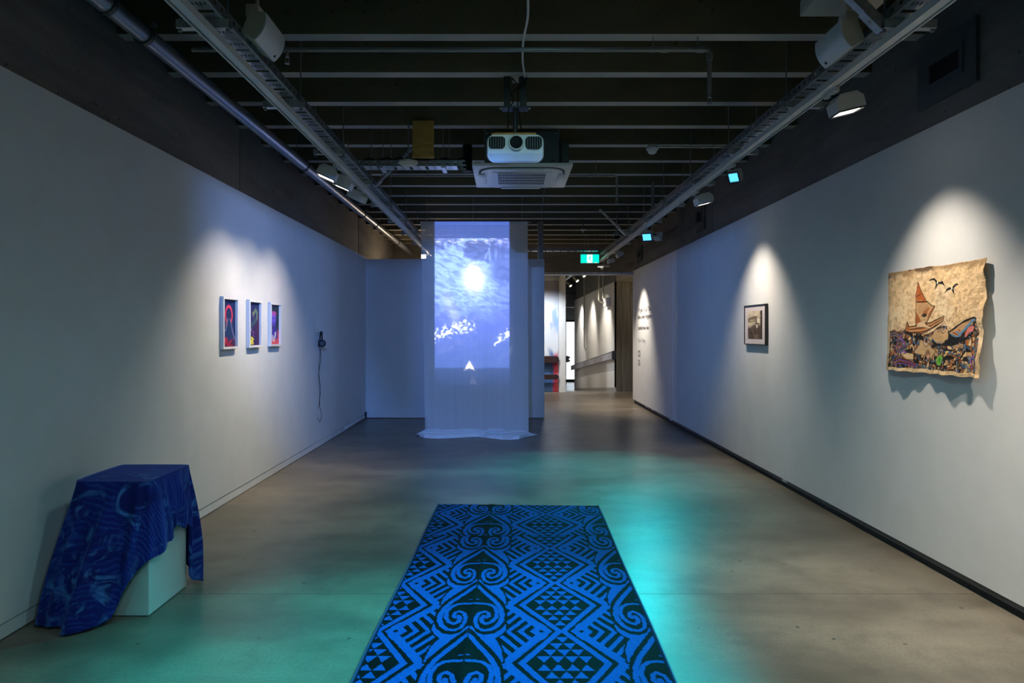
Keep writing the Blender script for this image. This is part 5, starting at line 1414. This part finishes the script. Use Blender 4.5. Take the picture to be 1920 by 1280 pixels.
def curtain_sheet(name, xt0, xt1, xb0, xb1, ztop, Yc, amp, seed, parent, zbot=.03):
    rg = random.Random(seed); ph = [rg.random() * 6 for _ in range(4)]
    bm = bmesh.new(); NX, NZ = 120, 60; vs = []
    for j in range(NZ + 1):
        f = j / NZ; z = ztop + (zbot - ztop) * f; row = []
        for i in range(NX + 1):
            u = i / NX
            x = (xt0 + (xt1 - xt0) * u) * (1 - f) + (xb0 + (xb1 - xb0) * u) * f
            y = Yc + amp * (.3 + .7 * f) * (math.sin(u * 21 + ph[0]) * .5 + math.sin(u * 13 + ph[1] + f) * .3 + math.sin(u * 9 + ph[2]) * .4)
            row.append(bm.verts.new((x, y, z)))
        vs.append(row)
    for a, b in zip(vs, vs[1:]):
        for i in range(NX): bm.faces.new((a[i], a[i + 1], b[i + 1], b[i]))
    me = bpy.data.meshes.new(name); bm.to_mesh(me); bm.free()
    for p in me.polygons: p.use_smooth = True
    me.materials.append(m_voile)
    o = bpy.data.objects.new(name, me); COL.objects.link(o); o.parent = parent; o.matrix_parent_inverse = world_of(parent).inverted()
    return o
t = thing('sheer_curtain', 'tall white sheer curtain carrying a blue projected seascape, hung before the partition', 'curtain', (-.49, 10.0, 0))
curtain_sheet('front_layer', -1.272, .300, -1.165, .315, 3.117, 10.0, .006, 1, t)
curtain_sheet('back_layer', -1.255, .285, -1.21, .30, 3.105, 10.06, .005, 2, t)
MB().tube([(-1.285, 10.03, 3.112), (-.4, 10.03, 3.110), (.345, 10.03, 3.107)], .006, 8).build('hanging_rod', m_galv, t, True)
# hem band along the top
b = MB(); b.box((-1.271, 9.985, 3.060), (.299, 9.988, 3.113)); b.build('top_hem', m_voile, t)
for x in (-1.18, -.5, .22): MB().cyl((x, 10.03, 3.114), (x, 10.03, DECK), .002, 6).build('hanging_wire', m_galv, t)
# heap of cloth on the floor
bm = bmesh.new(); NX, NV = 150, 40; vs = []
for i in range(NX + 1):
    u = i / NX; row = []
    x = -1.30 + 1.72 * u
    ta = min(1, u / .06) ** .5 * min(1, (1 - u) / .16) ** .9
    ph = 1.3 * math.sin(u * 7.1) + .8 * math.sin(u * 15 + 1)
    dep = (.30 + .16 * math.sin(u * 5 + .6) ** 2 + .14 * max(0, 1 - abs(u - .72) / .2)) * (.45 + .55 * ta)
    for j in range(NV + 1):
        f = j / NV
        yy = 10.03 - dep * f
        ridge = abs(math.sin(f * 2.6 * PI + ph)) ** 1.4
        hgt = (.010 + .075 * ridge * (1 - .45 * f)) * min(1, f / .05) ** .5 * min(1, (1 - f) / .06) ** .5
        row.append(bm.verts.new((x + .03 * math.sin(f * 7 + u * 17), yy, .004 + hgt * ta)))
    vs.append(row)
for a, b in zip(vs, vs[1:]):
    for j in range(NV): bm.faces.new((a[j], b[j], b[j + 1], a[j + 1]))
me = bpy.data.meshes.new('floor_heap'); bm.to_mesh(me); bm.free()
for p in me.polygons: p.use_smooth = True
m_heap = M('white_voile_heap', (.62, .64, .68), .8, var=.05, scale=20)
me.materials.append(m_heap)
o = bpy.data.objects.new('floor_heap', me); COL.objects.link(o); o.parent = t; o.matrix_parent_inverse = world_of(t).inverted()

# ------------------------------------------------------------------ far room: mural, rails, pictures, handrail
r = R(1.70, 2.77, 90, 150, (214, 218, 224))
n1 = r.noise(3, 41, 3, .6); n2 = r.noise(6, 42, 3, .5)
u_, v_ = (r.X - .45) / 1.25, r.Y / 2.77
r.put(np.clip((.22 - v_) * 6, 0, .8), (150, 148, 160)); r.put(np.clip((n1 - .45) * 6, 0, .7) * np.clip((v_ - .1) * 6, 0, 1) * np.clip((.55 - v_) * 6, 0, 1), (96, 146, 208))
r.put(np.clip((n2 - .55) * 5, 0, .5) * np.clip((v_ - .25) * 5, 0, 1) * np.clip((.6 - v_) * 5, 0, 1), (224, 200, 222))
r.put(np.clip((v_ - .64 + (n2 - .5) * .25) * 12, 0, 1), (74, 112, 168))
r.put(np.clip((n1 - .5) * 8, 0, .8) * np.clip((v_ - .7) * 8, 0, 1), (44, 78, 120))
r.put(np.clip((v_ - .64 + (n1 - .5) * .3) * 14, 0, 1) * np.clip((r.X - 1.54 + (n2 - .5) * .1) * 18, 0, 1), (196, 70, 84))
r.put(np.clip((r.X - 1.685) * 60, 0, 1) * (v_ > .5), (190, 190, 200))
o = r.sheet('wall_mural_painting', m_mural, None, lambda X, Y: (-.42 + X, np.full_like(X, 17.012), 2.772 - Y), .004)
tag(o, 'tall blue, white and red painting on the wall beyond the passage', 'painting')
for lab, za, zb in (('upper dark red timber rail crossing the far painting', .735, .905), ('lower dark red timber rail crossing the far painting', .325, .45)):
    t = thing('timber_rail', lab, 'rail', (.6, 16.86, za), 'timber rails before the far painting')
    MB().box((-.30, 16.84, za), (1.235, 16.885, zb)).bev(.004, 1).build('board', m_brown, t)
    MB().box((1.22, 16.885, za + .03), (1.275, 16.96, zb - .03)).build('end_bracket', m_dark, t)
t = thing('rail_end_bracket', 'black bracket on the white wall end beside the far painting', 'bracket', (1.50, 17.1, .7))
MB().box((1.452, 17.03, .74), (1.545, 17.13, .90)).bev(.008, 1).build('block', m_dark, t)
MB().box((1.545, 17.05, .76), (1.575, 17.11, .80)).box((1.545, 17.05, .84), (1.575, 17.11, .88)).build('clip', m_dark, t)
# sloping handrail on the corridor wall
t = thing('handrail', 'sloping grey handrail board on the white corridor wall', 'handrail', (2.68, 22, .3))
A0, A1 = Vector((2.665, 17.36, .90)), Vector((2.685, 28.6, -.02))
d = (A1 - A0).normalized(); up = Vector((0, 0, 1)); nn = d.cross(Vector((1, 0, 0))).normalized()
if nn.z < 0: nn = -nn
bq = MB()
P = [(-.02, -.085), (.02, -.085), (.02, .085), (-.02, .085)]
bq.prism(P, lambda p: A0 + Vector((p[0], 0, 0)) + nn * p[1], lambda p: A1 + Vector((p[0], 0, 0)) + nn * p[1]).build('rail_board', M('pale_blue_grey_rail', (.36, .37, .44), .4), t)
MB().prism([(-.024, .085), (.024, .085), (.024, .10), (-.024, .10)], lambda p: A0 + Vector((p[0], 0, 0)) + nn * p[1], lambda p: A1 + Vector((p[0], 0, 0)) + nn * p[1]).build('top_cap', m_galv_d, t)
for k in range(8):
    c = A0 + (A1 - A0) * (.04 + .13 * k)
    MB().cyl((c.x - .028, c.y, c.z), (c.x - .019, c.y, c.z), .022, 10).build('bolt_cover', m_orange, t)
MB().box((2.66, 17.24, .80), (2.75, 17.34, 1.02)).bev(.006, 1).build('end_bracket', m_dark, t)
# little things on the corridor wall and ceiling
t = thing('junction_box', 'white junction box with two conduits high on the corridor wall', 'box', (2.68, 18.0, 2.3))
MB().box((2.64, 18.15, 2.18), (2.738, 18.75, 2.42)).bev(.006, 1).build('box_body', m_plastic, t)
MB().tube([(2.50, 18.6, 3.7), (2.50, 18.6, 2.36), (2.55, 18.6, 2.30), (2.67, 18.6, 2.30)], .02, 8).tube([(2.63, 18.75, 3.7), (2.63, 18.75, 2.42), (2.67, 18.7, 2.38)], .02, 8).build('conduit', m_cream, t, True)
t = thing('wall_conduit', 'thin brass coloured conduit running down the corridor wall', 'conduit', (2.73, 24.2, 1.0))
MB().tube([(2.73, 24.2, 3.6), (2.73, 24.2, .95), (2.73, 24.0, .93), (2.73, 23.7, .93)], .022, 8).build('conduit_length', m_cream, t, True)
MB().cyl((2.725, 24.2, 1.6), (2.725, 24.22, 1.6), .03, 10).build('conduit_clip', m_cream, t)
t = thing('light_track', 'white lighting track in the far corridor beyond the passage', 'light track', (2.1, 24, 3.4))
MB().box((2.20, 18.0, 3.46), (2.27, 27.5, 3.52)).build('rail_body', m_track, t)
for yy in (19, 23, 27): MB().cyl((2.235, yy, 3.52), (2.235, yy, 3.86), .008, 8).build('hanger_rod', m_galv_d, t)
names = ('nearest', 'middle', 'farthest')
for i, yy in enumerate((21.3, 23.4, 25.9)):
    t = thing('corridor_spotlight', 'small cream spotlight under the corridor track, %s of three seen there' % names[i], 'spotlight', (2.3, yy, 3.3), 'spotlights in the far corridor')
    MB().cyl((2.235, yy, 3.46), (2.235, yy, 3.36), .018, 8).build('stem', m_cream, t)
    MB().cyl((2.30, yy + .03, 3.38), (2.40, yy - .06, 3.24), .055, 14, .065).build('head', m_cream, t, True)
    MB().cyl((2.40, yy - .06, 3.24), (2.404, yy - .0636, 3.2344), .056, 14).build('lens', m_lit_soft, t)
